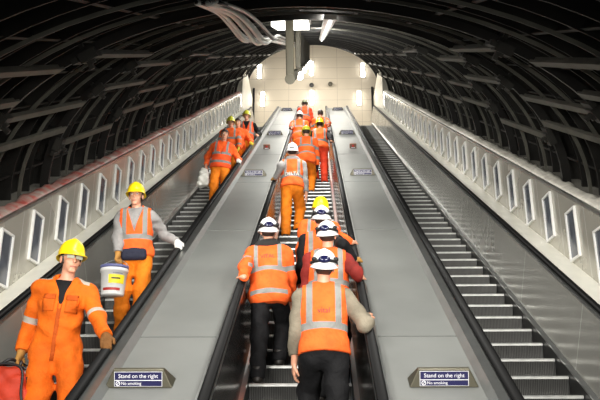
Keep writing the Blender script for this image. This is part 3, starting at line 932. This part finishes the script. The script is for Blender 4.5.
    if coverall:
        tp = [grow(q, .028) for q in torso]; lp = legprims(.024, .012); sp = sleeves(.020)
        col = [rc(T((-.055, -.03, .525)), T((.055, -.03, .525)), .028, .028), rc(T((-.07, -.02, .52)), T((-.05, .075, .47)), .024, .018), rc(T((.07, -.02, .52)), T((.05, .075, .47)), .024, .018)]
        pk = [el(T((-.085, .115, .345)), sc(.05, .018, .055), RT.T), el(T((.085, .115, .345)), sc(.05, .018, .055), RT.T)]
        def f(p):
            d = smin(uni(p, tp+lp, .05), uni(p, sp, .03), F(.035))
            d = smin(d, uni(p, col, .02), F(.02)); d = smin(d, uni(p, pk, .02), F(.012))
            q = tl(p)
            vneck = np.maximum(np.abs(q[:, 0])-np.maximum((q[:, 2]-.33)*.33, 0), np.maximum(.02-q[:, 1], .33-q[:, 2]))
            d = np.maximum(d, -vneck); d = np.maximum(d, -(np.sqrt((q[:, 0])**2+(q[:, 1]-.02)**2+((q[:, 2]-.56)*.6)**2)-F(.062))*F(Hs))
            d = d+wrinkle(p, wr*1.5)
            return anklecut(p, cutsleeve(p, d))
        cov = make('coverall', f, tp+lp+sp, K[coverall], {'stripe': lambda p: stripes(p, 'coverall')})
        bvc = BVHTree.FromPolygons([u.co.copy() for u in cov.data.vertices], [tuple(u.vertices) for u in cov.data.polygons])
        RTc = Matrix(RT.tolist()); pvc = Vector([float(a) for a in pel])
        def patch(nm, x0, x1, z0, z1, m, nx=6, nz=8):
            vv = []; ff = []
            for j in range(nz+1):
                for i in range(nx+1):
                    o_ = pvc+RTc@(Vector((x0+(x1-x0)*i/nx, .7, z0+(z1-z0)*j/nz))*Hs); dr = RTc@Vector((0, -1, 0))
                    hit = bvc.ray_cast(o_, dr); vv.append((hit[0] if hit[0] else o_+dr*.5)-dr*.005)
            for j in range(nz):
                for i in range(nx): ff.append((j*(nx+1)+i, j*(nx+1)+i+1, (j+1)*(nx+1)+i+1, (j+1)*(nx+1)+i))
            po = obj(nm, vv, ff, m, cov, True); md = po.modifiers.new('s', 'SOLIDIFY'); md.thickness = .007; md.offset = 0
        patch('zip_placket', -.014, .014, -.12, .325, K['seam'])
        for sx in (-1, 1):
            patch('pocket_flap', sx*.085-.046, sx*.085+.046, .352, .392, K['seam']); patch('chest_pocket', sx*.085-.044, sx*.085+.044, .255, .350, K['coverall_plain'])
        tp2 = [grow(q, .012) for q in torso]
        def f2(p):
            q = tl(p)
            return np.maximum(np.maximum(uni(p, tp2, .03), .25-q[:, 2]), np.maximum(q[:, 2]-.525, np.abs(q[:, 0])-.10))
        make('t_shirt', f2, tp2, K['black_cloth'])
    else:
        lp = legprims(tro_off, .008); pv = [grow(torso[0], .022), grow(torso[1], .016)]
        def f(p):
            q = tl(p); d = uni(p, lp+pv, .04)+wrinkle(p, wr)
            return anklecut(p, np.maximum(d, q[:, 2]-.10))
        make('trousers', f, lp+pv, K[legs], {'stripe': lambda p: np.ones(len(p), F)})
    if top:
        mname, skind, nm = top
        off = .024 if nm != 'hi_vis_jacket' else .034
        tp = [grow(q, off*Hs) for q in torso]; sp = sleeves(off*.85)
        skirt = [el(T((0, -.005, -.02)), sc(.182*w+off*.4, .14*w+off*.4, .16), RT.T)]
        col = [rc(T((-.045, -.03, .525)), T((.045, -.03, .525)), .030, .030)]
        def f(p):
            d = smin(uni(p, tp+skirt, .05), uni(p, sp, .03), F(.035)); d = smin(d, uni(p, col, .02), F(.02))
            d = d+wrinkle(p, wr*1.2); q = tl(p)
            d = np.maximum(d, -.135-q[:, 2] if nm == 'hi_vis_jacket' else .0-q[:, 2])
            return cutsleeve(p, d)
        make(nm, f, tp+sp+skirt, K[mname], {'stripe': (lambda p: stripes(p, skind)) if skind else (lambda p: np.ones(len(p), F))})
    vest_o = None
    if over:
        mname, skind = over
        tp = [grow(q, .042*Hs) for q in torso]
        skirt = [el(T((0, -.005, .0)), sc(.200*w, .16*w, .17), RT.T)]
        def f(p):
            q = tl(p); d = uni(p, tp+skirt, .05)+wrinkle(p, wr*.8)
            d = np.maximum(d, -.025-q[:, 2])
            d = np.maximum(d, np.abs(q[:, 0])-np.where(q[:, 2] > .2, .205-.03*np.clip((q[:, 2]-.2)/.25, 0, 1), .26))
            neckhole = (np.sqrt(q[:, 0]**2+(q[:, 1]-.01)**2+((q[:, 2]-.545)*.55)**2)-F(.075))
            d = np.maximum(d, -neckhole*F(Hs))
            vneck = np.maximum(np.abs(q[:, 0])-np.maximum((q[:, 2]-.24)*.30, 0), np.maximum(.02-q[:, 1], .24-q[:, 2]))
            return np.maximum(d, -vneck)
        vest_o = make('hi_vis_vest', f, tp+skirt, K[mname], {'stripe': lambda p: stripes(p, skind)})
    if text:
        tgt = [c for c in root.children if c.name.startswith('hi_vis')][0]
        me = tgt.data; bv = BVHTree.FromPolygons([u.co.copy() for u in me.vertices], [tuple(u.vertices) for u in me.polygons])
        tv, tf = text_mesh(text[0], text[2]); out = []
        RTm = Matrix(RT.tolist()); pv_ = Vector([float(a) for a in pel])
        for a in tv:
            o_ = pv_+RTm@(Vector((a.x, -.6, text[1]+a.y))*Hs); dr = RTm@Vector((0, 1, 0))
            hit = bv.ray_cast(o_, dr)
            out.append((hit[0] if hit[0] else o_+dr*.45)-dr*.004)
        obj('lettering', out, tf, K[text[3]], tgt)
    if hood:
        hp_ = [rc(T((-.085, -.05, .525)), T((.085, -.05, .525)), .062, .062), rc(T((-.08, -.02, .50)), T((-.045, .085, .455)), .034, .026), rc(T((.08, -.02, .50)), T((.045, .085, .455)), .034, .026), rc(T((-.06, -.085, .55)), T((.06, -.085, .55)), .05, .05)]
        make('hood', lambda p: uni(p, hp_, .04)+wrinkle(p, .004), hp_, K[hood])
    if pouch:
        bp_ = [rc(T((-.15, .02, .02)), T((-.02, .155, .02)), .028, .028), rc(T((.15, .02, .02)), T((.02, .155, .02)), .028, .028), rc(T((-.1, .15, .0)), T((.1, .15, .0)), .045, .045), rc(T((-.1, .15, -.05)), T((.1, .15, -.05)), .045, .045), rc(T((-.15, -.08, .03)), T((.15, -.08, .03)), .05, .05), rc(T((-.17, .02, .02)), T((-.15, -.08, .03)), .03, .03), rc(T((.17, .02, .02)), T((.15, -.08, .03)), .03, .03)]
        make('waist_pouch', lambda p: uni(p, bp_, .03), bp_, K['navy'])
    # boots, gloves
    for n_ in 'LR':
        a = foot[n_]; bp_ = [rc(a+V3(0, -.05, .045), a+V3(0, .15, .040), .045, .043), rc(leg[n_][2]+V3(0, 0, .10), a+V3(0, -.03, .06), .056, .05)]
        make('boot', lambda p: np.maximum(np.maximum(uni(p, bp_, .03), a[2]+F(.002)-p[:, 2]), p[:, 2]-a[2]-F(.17)), bp_, K['boot'])
        g = gloveL if n_ == 'L' else gloveR
        if g:
            gp = [grow(q, .0045) for q in hand[n_]]; wv = arm[n_][2]; ax = nrm(arm[n_][2]-arm[n_][1])
            gp2 = [rc(wv-ax*F(.05), wv+hdir[n_]*F(.02), .040, .030)]
            def f(p):
                d = smin(uni(p, gp, .008), uni(p, gp2, .02), F(.015)); return np.maximum(d, -((p-wv)@ax)-F(.055))
            make('glove', f, gp+gp2, K[g], res=min(h, .008))
    # head: hair, eyes, headgear
    RHm = Matrix(RH.tolist()); hv_ = Vector([float(a) for a in hc])
    toH = lambda a: hv_+RHm@(Vector(a)*Hs)
    if hair:
        hp_ = [grow(hd[0], .010*Hs)]; bare = helmet is None
        def f(p):
            q = (p-hc)@RH/F(Hs); d = uni(p, hp_, .01)+wrinkle(p*2.2, .003)
            return np.maximum(d, np.maximum(q[:, 1]-np.where(q[:, 2] > .045, .2, .02), -.062-q[:, 2]))
        make('hair', f, hp_, K['hair'])
    if facing != 0:
        for sx in (-1, 1):
            mb = MB(); c = toH((sx*.031, .079, .010))
            prof = [(.0121*Hs*math.sin(math.pi*i/8), -.0121*Hs*math.cos(math.pi*i/8)) for i in range(9)]
            mb.lathe(prof, c, RHm@Vector((0, 1, 0)), 12, 0)
            mb.lathe([(0, .0128*Hs), (.0058*Hs, .0118*Hs), (.0066*Hs, .0100*Hs)], c, RHm@Vector((0, 1, 0)), 12, 1)
            mb.build('eye', [K['eye_white'], K['iris']], root, True)
        mb = MB(); mb.tube([toH((-.024, .0905, -.070)), toH((0, .0955, -.0695)), toH((.024, .0905, -.070))], [.004, .006, .004], 8); mb.build('mouth', K['lip'], root, True)
        for sx in (-1, 1):
            mb = MB(); mb.tube([toH((sx*.014, .089, .032)), toH((sx*.032, .088, .037)), toH((sx*.05, .074, .030))], [.004, .005, .003], 7); mb.build('eyebrow', K['hair'], root, True)
    if glasses:
        mb = MB()
        for sx in (-1, 1):
            mb.box(toH((sx*.034, .100, .010)), .056*Hs, .003, .036*Hs, tuple(RHm@Vector(a) for a in ((1, -.25*sx, 0), (.25*sx, 1, 0), (0, 0, 1))))
            mb.tube([toH((sx*.064, .088, .018)), toH((sx*.080, -.01, .012))], .0035, 6)
        mb.tube([toH((-.064, .090, .026)), toH((0, .106, .028)), toH((.064, .090, .026))], .003, 6)
        mb.build('safety_glasses', K['lens'], root)
    if helmet:
        hv, hf = helmet_mesh(peak=helmet != 'cap_grey')
        Mh = RHm@Matrix.Rotation(rad(-4 if facing == 0 else 5), 3, 'X')
        sgn = -1 if peakback else 1
        pts = [hv_+Mh@(Vector((a[0], sgn*a[1]-.008, a[2]*.95+(.020 if facing == 0 else .034)))*Hs) for a in hv]
        ho = obj('helmet' if helmet != 'cap_grey' else 'cap', pts, hf, K[helmet], root, True)
        toM = lambda a: hv_+Mh@(Vector(a)*Hs)
        if goggles:
            mb = MB(); ring = []
            for i in range(29):
                a = math.radians(-205+230*i/28); ring.append(toM((.110*math.cos(a), .135*math.sin(a)-.008, .036+.026*max(0, -math.sin(a)))))
            v_ = []; f_ = []
            for i, c in enumerate(ring):
                upv = Mh@Vector((0, 0, 1)); v_ += [c-upv*.013, c+upv*.013]
                if i: f_.append((2*i-2, 2*i-1, 2*i+1, 2*i))
            st = obj('goggle_strap', v_, f_, K['strap'], ho, True); md = st.modifiers.new('s', 'SOLIDIFY'); md.thickness = .006; md.offset = 1
            for cx, rx_, rz_, nm, mm in ((-.012, .050, .032, 'goggle_lens', 'goggle'), (.088, .020, .020, 'strap_clip', 'strap'), (-.090, .020, .017, 'strap_clip', 'strap')):
                mb = MB(); a0 = math.asin(max(-1, min(1, cx/.112))); n0 = Vector((math.sin(a0), -math.cos(a0), .25)).normalized()
                c0 = Vector((.108*math.sin(a0), -.128*math.cos(a0)-.008, .070))
                t0 = Vector((math.cos(a0), math.sin(a0), 0)); b0 = n0.cross(t0)
                rr = []
                for (sc_, dd) in ((1.0, -.02), (1.0, .012), (.86, .020), (.4, .024), (.02, .025)):
                    rr.append([toM(c0+n0*dd+t0*(rx_*sc_*math.cos(2*math.pi*i/20))+b0*(rz_*sc_*math.sin(2*math.pi*i/20))) for i in range(20)])
                vv = [a for r_ in rr for a in r_]; ff = [(j*20+i, j*20+(i+1) % 20, (j+1)*20+(i+1) % 20, (j+1)*20+i) for j in range(4) for i in range(20)]
                obj(nm, vv, ff, K[mm], ho, True)
        elif not peakback and facing == 0 and helmet == 'h_white':
            mb = MB(); mb.box(toM((0, -.158, .048)), .09, .012, .022, tuple(Mh@Vector(a) for a in ((1, 0, 0), (0, 1, 0), (0, 0, 1)))); mb.build('rear_adjuster', K['strap'], ho)
    root['_top'] = [float(a) for a in (base+Vector((R0@HD((0, 0, .165))).tolist()))]
    root['_hands'] = [float(a) for n_ in 'LR' for a in (base+Vector((R0@arm[n_][2]).tolist()))]
    return root
def build_people():
    people_mats(); cast = {}
    pc, pl = PH['centre'], PH['left']
    ks = lambda s, ph: round((s-ph)/STEP)
    RX = .61
    # --- climbing, backs to the viewer, nearest first
    person(0.225, ks(2.4, pc), pc, 'person in white helmet, orange vest and beige sleeves, nearest on middle escalator', h=.008, helmet='h_white', goggles=True,
           top=('beige', None, 'shirt'), over=('vest', 'vest'), legs='black_cloth', text=('vital', .30, .062, 'letter_dark'), lean=8, bulk=0.0,
           handR=('rail', RX, 3.6), handL=('hang', .05), feet=('L', 1), head=(-20, 6), height=1.03, elbow=0.2)
    person(-0.33, ks(3.9, pc), pc, 'person in orange jacket with black hood and white helmet, left on middle escalator', h=.008, helmet='h_white', goggles=True,
           top=('jacket', 'jacket', 'hi_vis_jacket'), hood='charcoal', legs='black_cloth', text=('VITAL', .36, .060, 'letter_dark'), lean=9, bulk=.18, side=-3,
           handL=('rail', -RX, 4.3), handR=('hang', .1), feet=('R', 1), head=(-20, 12), height=0.98, elbow=1.0)
    person(0.285, ks(3.45, pc), pc, 'person in white helmet and orange vest over dull red sleeves, second up on the right', h=.009, helmet='h_white', goggles=True,
           top=('maroon', None, 'shirt'), over=('vest', 'vest'), legs='black_cloth', lean=8, bulk=.08, handR=('rail', RX, 4.7), handL=('hang', .1), feet=('R', 1), head=(-18, -8), height=1.01, elbow=0.3)
    person(.22, ks(4.57, pc), pc, 'person in orange vest over black sleeves and white helmet, third up on the right', h=.009, helmet='h_white', goggles=True,
           top=('black_cloth', None, 'shirt'), over=('vest', 'vest'), legs='black_cloth', lean=8, handR=('rail', RX, 5.35), handL=('hang', .1), gloveR='glove_tan', feet=('L', 1), head=(-18, 5), elbow=0.4)
    person(0.17, ks(5.16, pc), pc, 'person in yellow helmet and orange jacket, fourth up on the right of middle escalator', h=.010, helmet='h_yellow',
           top=('jacket', 'jacket', 'hi_vis_jacket'), legs='orange_trousers', lean=8, handR=('rail', RX, 6.1), handL=('hang', .1), feet=('R', 1), side=4, head=(-16, 0), height=0.97, elbow=0.45)
    person(-0.28, ks(9.75, pc), pc, 'person in grey sleeves, orange vest and yellow orange trousers, gloved hand on the left rail', h=.010, helmet='h_white',
           top=('grey', None, 'hooded_top'), over=('vest', 'vest'), hood='grey', legs='orange_trousers', text=('DELTA', .20, .085, 'letter_white'), elbow=.15, lean=10, side=0,
           handL=('rail', -RX, 10.7), handR=('hang', .08), gloveL='glove_tan', feet=('R', 1), head=(-16, 0), height=1.05)
    person(-0.07, ks(13.3, pc), pc, 'person in yellow green helmet and orange jacket, just above the grey sleeved climber', h=.013, helmet='h_lime',
           top=('jacket', 'two', 'hi_vis_jacket'), legs='orange_trousers', lean=12, bulk=.12, handR=('hang', .12), handL=('hang', .12), gloveR='glove_black', feet=('R', 1), height=1.05)
    person(.26, ks(15.3, pc), pc, 'person in yellow helmet, orange vest over black sleeves and red orange trousers', h=.013, helmet='h_yellow',
           top=('black_cloth', None, 'shirt'), over=('vest', 'vest'), legs='red_trousers', lean=8, bulk=.1, handR=('rail', RX, 15.4), handL=('hang', .1), feet=('L', 1), height=1.05)
    person(-0.33, ks(17.8, pc), pc, 'person in white helmet and orange jacket reaching left arm down to the rail', h=.014, helmet='h_white',
           top=('jacket', 'two', 'hi_vis_jacket'), legs='orange_trousers', lean=12, bulk=.1, handL=('rail', -RX, 17.6), handR=('hang', .1), gloveL='glove_black', feet=('R', 1), height=1.05)
    person(0.3, ks(18.8, pc), pc, 'person with dark hair and orange jacket, topmost on the right of middle escalator', h=.014, helmet=None,
           top=('jacket', 'two', 'hi_vis_jacket'), legs='orange_trousers', lean=13, bulk=.12, handR=('rail', RX, 18.6), handL=('hang', .1), gloveR='glove_black', feet=('L', 1), height=1.05)
    person(-0.25, ks(23.0, pc), pc, 'person in grey green cap and orange vest at the very top of middle escalator', h=.015, helmet='cap_grey',
           top=('red_trousers', None, 'shirt'), over=('vest_red', 'vest'), legs='red_trousers', lean=6, handL=('hang', .1), handR=('hang', .05), feet=('R', 1), bulk=.05, height=1.05)
    # --- coming down, faces to the viewer
    LX = -SP+.60
    cast['coverall'] = person(-2.015, ks(2.67, pl), pl, 'person in yellow helmet, safety glasses and orange coverall holding a bag, hand on the rail', h=.007, facing=180, yaw=12, helmet='h_yellow',
           coverall='coverall', glasses=True, lean=0, side=-3, twist=0, pelvis=(.06, 0, 0), handL=('rail', LX, 3.0), handR=('point', (.31, .14, .72), (.2, .15, -1), (-1, .2, 0), 55),
           gloveL='glove_brown', gloveR='glove_tan', feet=('R', 1), head=(2, 24), wr=.007, stance=.12, bulk=-0.05, height=1.075, elbow=0.25)
    cast['bucket'] = person(-2.02, ks(5.46, pl), pl, 'person in yellow helmet and orange vest over grey hooded top carrying a white bucket', h=.008, facing=180, yaw=6, helmet='h_yellow',
           top=('grey', None, 'hooded_top'), over=('vest', 'vest'), hood='grey', legs='orange_trousers', pouch=True, lean=2, side=3, handL=('rail', LX, 6.05),
           handR=('point', (.15, .28, .77), (.1, .1, -1), (-1, .2, 0), 60), gloveL='glove_white', gloveR='glove_tan', feet=None, head=(4, -4), height=1.045)
    cast['carrier'] = person(-1.93, ks(12.8, pl), pl, 'person with bare dark hair and orange jacket carrying a pale plastic bag down the stairs', h=.012, facing=180, helmet=None,
           top=('jacket', None, 'hi_vis_shirt'), over=('vest_red', 'two'), legs='orange_trousers', lean=4, side=-5, handL=('rail', LX, 13.0), handR=('point', (.30, .12, .84), (.1, .1, -1), (-1, .2, 0), 60), gloveL='glove_white', feet=('R', 1), head=(6, 12), bulk=.08, height=1.06)
    person(-2.06, ks(15.5, pl), pl, 'person in yellow helmet and orange jacket behind the bare headed carrier', h=.013, facing=180, helmet='h_lime',
           top=('jacket', 'two', 'hi_vis_jacket'), legs='orange_trousers', lean=3, handL=('hang', .2), handR=('hang', .05), gloveL='glove_yellow', feet=('R', 1), head=(6, 8), height=1.06)
    person(-1.9, ks(15.9, pl), pl, 'person with dark hair and orange jacket between the yellow helmet and the yellow cap', h=.013, facing=180, helmet=None,
           top=('jacket', None, 'hi_vis_jacket'), legs='orange_trousers', lean=3, handL=('rail', LX, 16.1), handR=('hang', .05), gloveL='glove_yellow', feet=('R', 1), head=(6, -6), height=1.03)
    person(-1.83, ks(17.7, pl), pl, 'person in yellow cap, black sleeves and orange vest, last coming down on the left', h=.013, facing=180, helmet='h_lime',
           top=('black_cloth', None, 'shirt'), over=('vest_red', 'vest'), legs='orange_trousers', lean=2, handL=('rail', LX, 18.0), handR=('hang', .05), feet=('R', 1), head=(6, -6), height=1.06)
    return cast
def held(o, side):
    """world position of the palm and the direction of the fingers are taken from the person's own hand"""
    h = o['_hands']; return Vector(h[0:3]) if side == 'L' else Vector(h[3:6])

def build_props(cast):
    # white bucket carried by the second worker coming down
    hp = held(cast['bucket'], 'R')
    c = hp+Vector((-.02, -.02, -.50))
    root = empty('paint_bucket', c); tag(root, 'white plastic bucket with yellow label hanging from a gloved hand', 'bucket')
    mb = MB(); mb.lathe([(.0, .0), (.125, .0), (.130, .012), (.150, .27), (.160, .27), (.162, .30), (.152, .335), (.145, .335), (.143, .28), (.12, .02), (0, .02)], c, (0, 0, 1), 32); mb.build('pail', M['bucket'], root, True)
    mb = MB(); mb.lathe([(.0, .335), (.150, .338), (.158, .33), (.160, .31), (.163, .31), (.163, .345), (.0, .352)], c, (0, 0, 1), 32); mb.build('lid', M['lid'], root, True)
    def wrap(a0, a1, z0, z1, nm, m, off=.002):
        v = []; f = []; n = 10
        for i in range(n+1):
            a = math.radians(a0+(a1-a0)*i/n)
            for z in (z0, z1):
                r = .130+(z-.012)/.258*.02+off; v.append(c+Vector((r*math.cos(a), r*math.sin(a), z)))
            if i: f.append((2*i-2, 2*i, 2*i+1, 2*i-1))
        return obj(nm, v, f, m, root, True)
    wrap(-98, -22, .125, .225, 'label', M['label_yellow']); wrap(-128, -40, .045, .075, 'label_band', M['label_red']); wrap(-85, -45, .175, .19, 'label_line', M['black'], .004); wrap(-80, -35, .235, .25, 'label_line', M['label_grey'])
    pts = []
    top = hp+Vector((.0, -.02, -.085))
    pts = [c+Vector((-.158, 0, .30)), c+Vector((-.15, 0, .36)), top+Vector((-.06, 0, -.0)), top, top+Vector((.06, 0, 0)), c+Vector((.15, 0, .36)), c+Vector((.158, 0, .30))]
    mb = MB(); mb.tube(smooth_path(pts), .005, 7); mb.build('handle', M['strip'], root, True)
    # orange kit bag and a white respirator in the right hand of the worker in the coverall
    hp = held(cast['coverall'], 'R')
    def bag(name, centre, rx, ry, hz, m, label, cat, amp=.012, strap=True):
        cc = np.array(centre, F)
        def f(p):
            q = p-cc; t = np.clip((q[:, 2]+hz)/(2*hz), 0, 1)
            wx = rx*(1-.42*t**2); wy = ry*(1-.72*t)
            a = np.abs(q[:, 0])-wx; b = np.abs(q[:, 1])-wy; e = np.abs(q[:, 2])-hz
            k = np.stack([a, b, e], 1)+F(.05)
            d = np.sqrt((np.maximum(k, 0)**2).sum(1))+np.minimum(k.max(1), 0)-F(.05)
            return d+wrinkle(p*1.3, amp)
        v, q = polygonize(f, np.array(centre)-np.array((rx+.06, ry+.06, hz+.06)), np.array(centre)+np.array((rx+.06, ry+.06, hz+.06)), .012)
        v = v-np.array(centre)
        o = empty(name, centre); tag(o, label, cat); np_mesh('body', v, q, [m], o)
        return o
    cb = hp+Vector((-.06, -.12, -.36))
    o = bag('kit_bag', cb, .24, .13, .24, M['bag'], 'red orange fabric kit bag with black piping held by worker in coverall', 'bag')
    for sy in (-1, 1):
        mb = MB(); mb.tube(smooth_path([cb+Vector((-.25, sy*.10, -.2)), cb+Vector((-.19, sy*.10, .0)), cb+Vector((-.135, sy*.05, .225)), cb+Vector((.135, sy*.05, .225)), cb+Vector((.19, sy*.10, .0)), cb+Vector((.25, sy*.10, -.2))]), .011, 7); mb.build('piping', M['black'], o, True)
    mb = MB(); mb.tube(smooth_path([cb+Vector((-.08, 0, .22)), cb+Vector((.02, 0, .29)), hp+Vector((.0, -.02, -.085)), cb+Vector((.12, 0, .27)), cb+Vector((.11, 0, .22))]), .013, 7); mb.build('strap', M['black'], o, True)
    c = hp+Vector((.13, -.07, -.19))
    root = empty('respirator_mask', c); tag(root, 'white cup respirator with dark strap hanging below the gloved hand', 'mask')
    mb = MB(); mb.lathe([(.0, .05), (.03, .045), (.055, .015), (.065, -.03), (.058, -.03), (.05, .01), (0, .035)], c, (.2, -1, .15), 18); mb.build('cup', M['bucket'], root, True)
    mb = MB(); mb.tube(smooth_path([c+Vector((-.05, 0, .02)), hp+Vector((0, -.03, -.08)), c+Vector((.05, .0, .03))]), .006, 6); mb.build('strap', M['black'], root, True)
    mb = MB(); mb.lathe([(0, .02), (.03, .018), (.034, -.02), (0, -.02)], c+Vector((.01, -.055, -.045)), (.1, -1, -.3), 14); mb.build('filter', M['black'], root, True)
    # pale plastic bag carried by the bare headed worker further up
    hp = held(cast['carrier'], 'R')
    bag('plastic_bag', hp+Vector((-.03, -.03, -.30)), .13, .10, .22, M['plastic'], 'pale crumpled plastic bag in the hand of bare headed worker', 'bag', .016)
PEOPLE = True
# ------------------------------------------------------------------ assemble
M['riser'] = riser_mat()
build_shell()
PH = {'left': 4.5 % STEP, 'centre': 4.06 % STEP, 'right': 3.8 % STEP}
build_escalator(-SP, PH['left'], 'left escalator carrying workers down towards the viewer', 'side', .8, S_TOP, M['panel'])
build_escalator(0, PH['centre'], 'middle escalator packed with workers climbing away', 'centre', .8, S_TOP, M['panel_dark'])
build_escalator(SP, PH['right'], 'empty right escalator with bare metal steps', 'side', .8, S_TOP, M['panel'])
deck(-1); deck(1)
for sx, side in ((-1, 'left'), (1, 'right')):
    for s, w in ((2.45, 'nearest the viewer'), (11.7, 'second up the slope'), (19.05, 'third up the slope'), (28.3, 'at the top of the slope')):
        sign(1.085 if sx > 0 else (-1.14 if s < 3 else -1.08), s, f'blue stand on the right notice on {side} deck, {w}')
    stop_box(sx*1.1, 15.9, f'small brown stop button box on the {side} deck')
posters(); sheeting(); ceiling_fittings()
if PEOPLE:
    cast = build_people(); build_props(cast)

# ------------------------------------------------------------------ light
def area(name, loc, target, sx, sy, e, col=(1, .975, .92), spread=180):
    l = bpy.data.lights.new(name, 'AREA'); l.shape = 'RECTANGLE'; l.size = sx; l.size_y = sy; l.energy = e; l.color = col; l.spread = math.radians(spread)
    o = bpy.data.objects.new(name, l); C.objects.link(o); o.location = loc
    o.rotation_euler = (Vector(target)-Vector(loc)).to_track_quat('-Z', 'Y').to_euler()
    return o
for s, e in ((2.3, 18), (3.6, 20), (5.4, 24), (12, 95), (17, 125), (21.3, 140), (25.5, 140), (29.5, 80)):
    if s < 6:
        for sx in (-1, 1): area('crown_area_light', P(sx*1.3, s, 3.15), P(sx*1.0, s+.6, 0), .3, 1.2, e, spread=150)  # near pairs are unseen, added to light the lower slope
    else:
        area('crown_area_light', P(-.05, s, 2.62), P(0, s-.2, 0), .15, 3.0, e, spread=172)
for sb in (6.4, 10.4):
    area('batten_lamp', P(.32, sb, 3.39), P(.1, sb+3.0, .6), .08, 2.6, 55, spread=160)
for sx in (-1, 1):
    area('landing_fill', (sx*1.6, 26.5, Z_TOP+4.2), (sx*3.0, 25.4, Z_TOP), 1.0, 1.6, 65, (1, .93, .82))  # added without a fitting to brighten the upper side walls
    area('front_fill', (sx*1.7, -4.0, 2.4), (sx*.8, 9, 4.6), 1.2, .6, 60, (1, .96, .9), spread=70)  # unseen frontal fill added behind the camera
area('end_wall_fill', (0, 27.2, Z_TOP+3.5), (0, Y_END, Z_TOP+4.5), 4.5, .5, 75, (1, .93, .82))  # free-hanging fill added to brighten the cream end wall
w = bpy.data.worlds.new('w'); bpy.context.scene.world = w; w.use_nodes = True
w.node_tree.nodes['Background'].inputs[0].default_value = (.9, .95, 1, 1); w.node_tree.nodes['Background'].inputs[1].default_value = .2

# ------------------------------------------------------------------ camera
cam = bpy.data.cameras.new('camera'); co = bpy.data.objects.new('camera', cam); C.objects.link(co)
cam.sensor_width = 36; cam.lens = 43.2; cam.clip_start = .05; cam.clip_end = 200
co.location = P(.177, -2.4, 3.12)
co.rotation_euler = (math.radians(90+18.5), 0, math.radians(1.44))
sc = bpy.context.scene; sc.camera = co
sc.view_settings.view_transform = 'Standard'; sc.view_settings.look = 'None'; sc.view_settings.gamma = 1; sc.view_settings.use_curve_mapping = False
sc.view_settings.exposure = 0.5

for o in bpy.data.objects:
    for kx in ('_top', '_hands', '_want'):
        if kx in o: del o[kx]
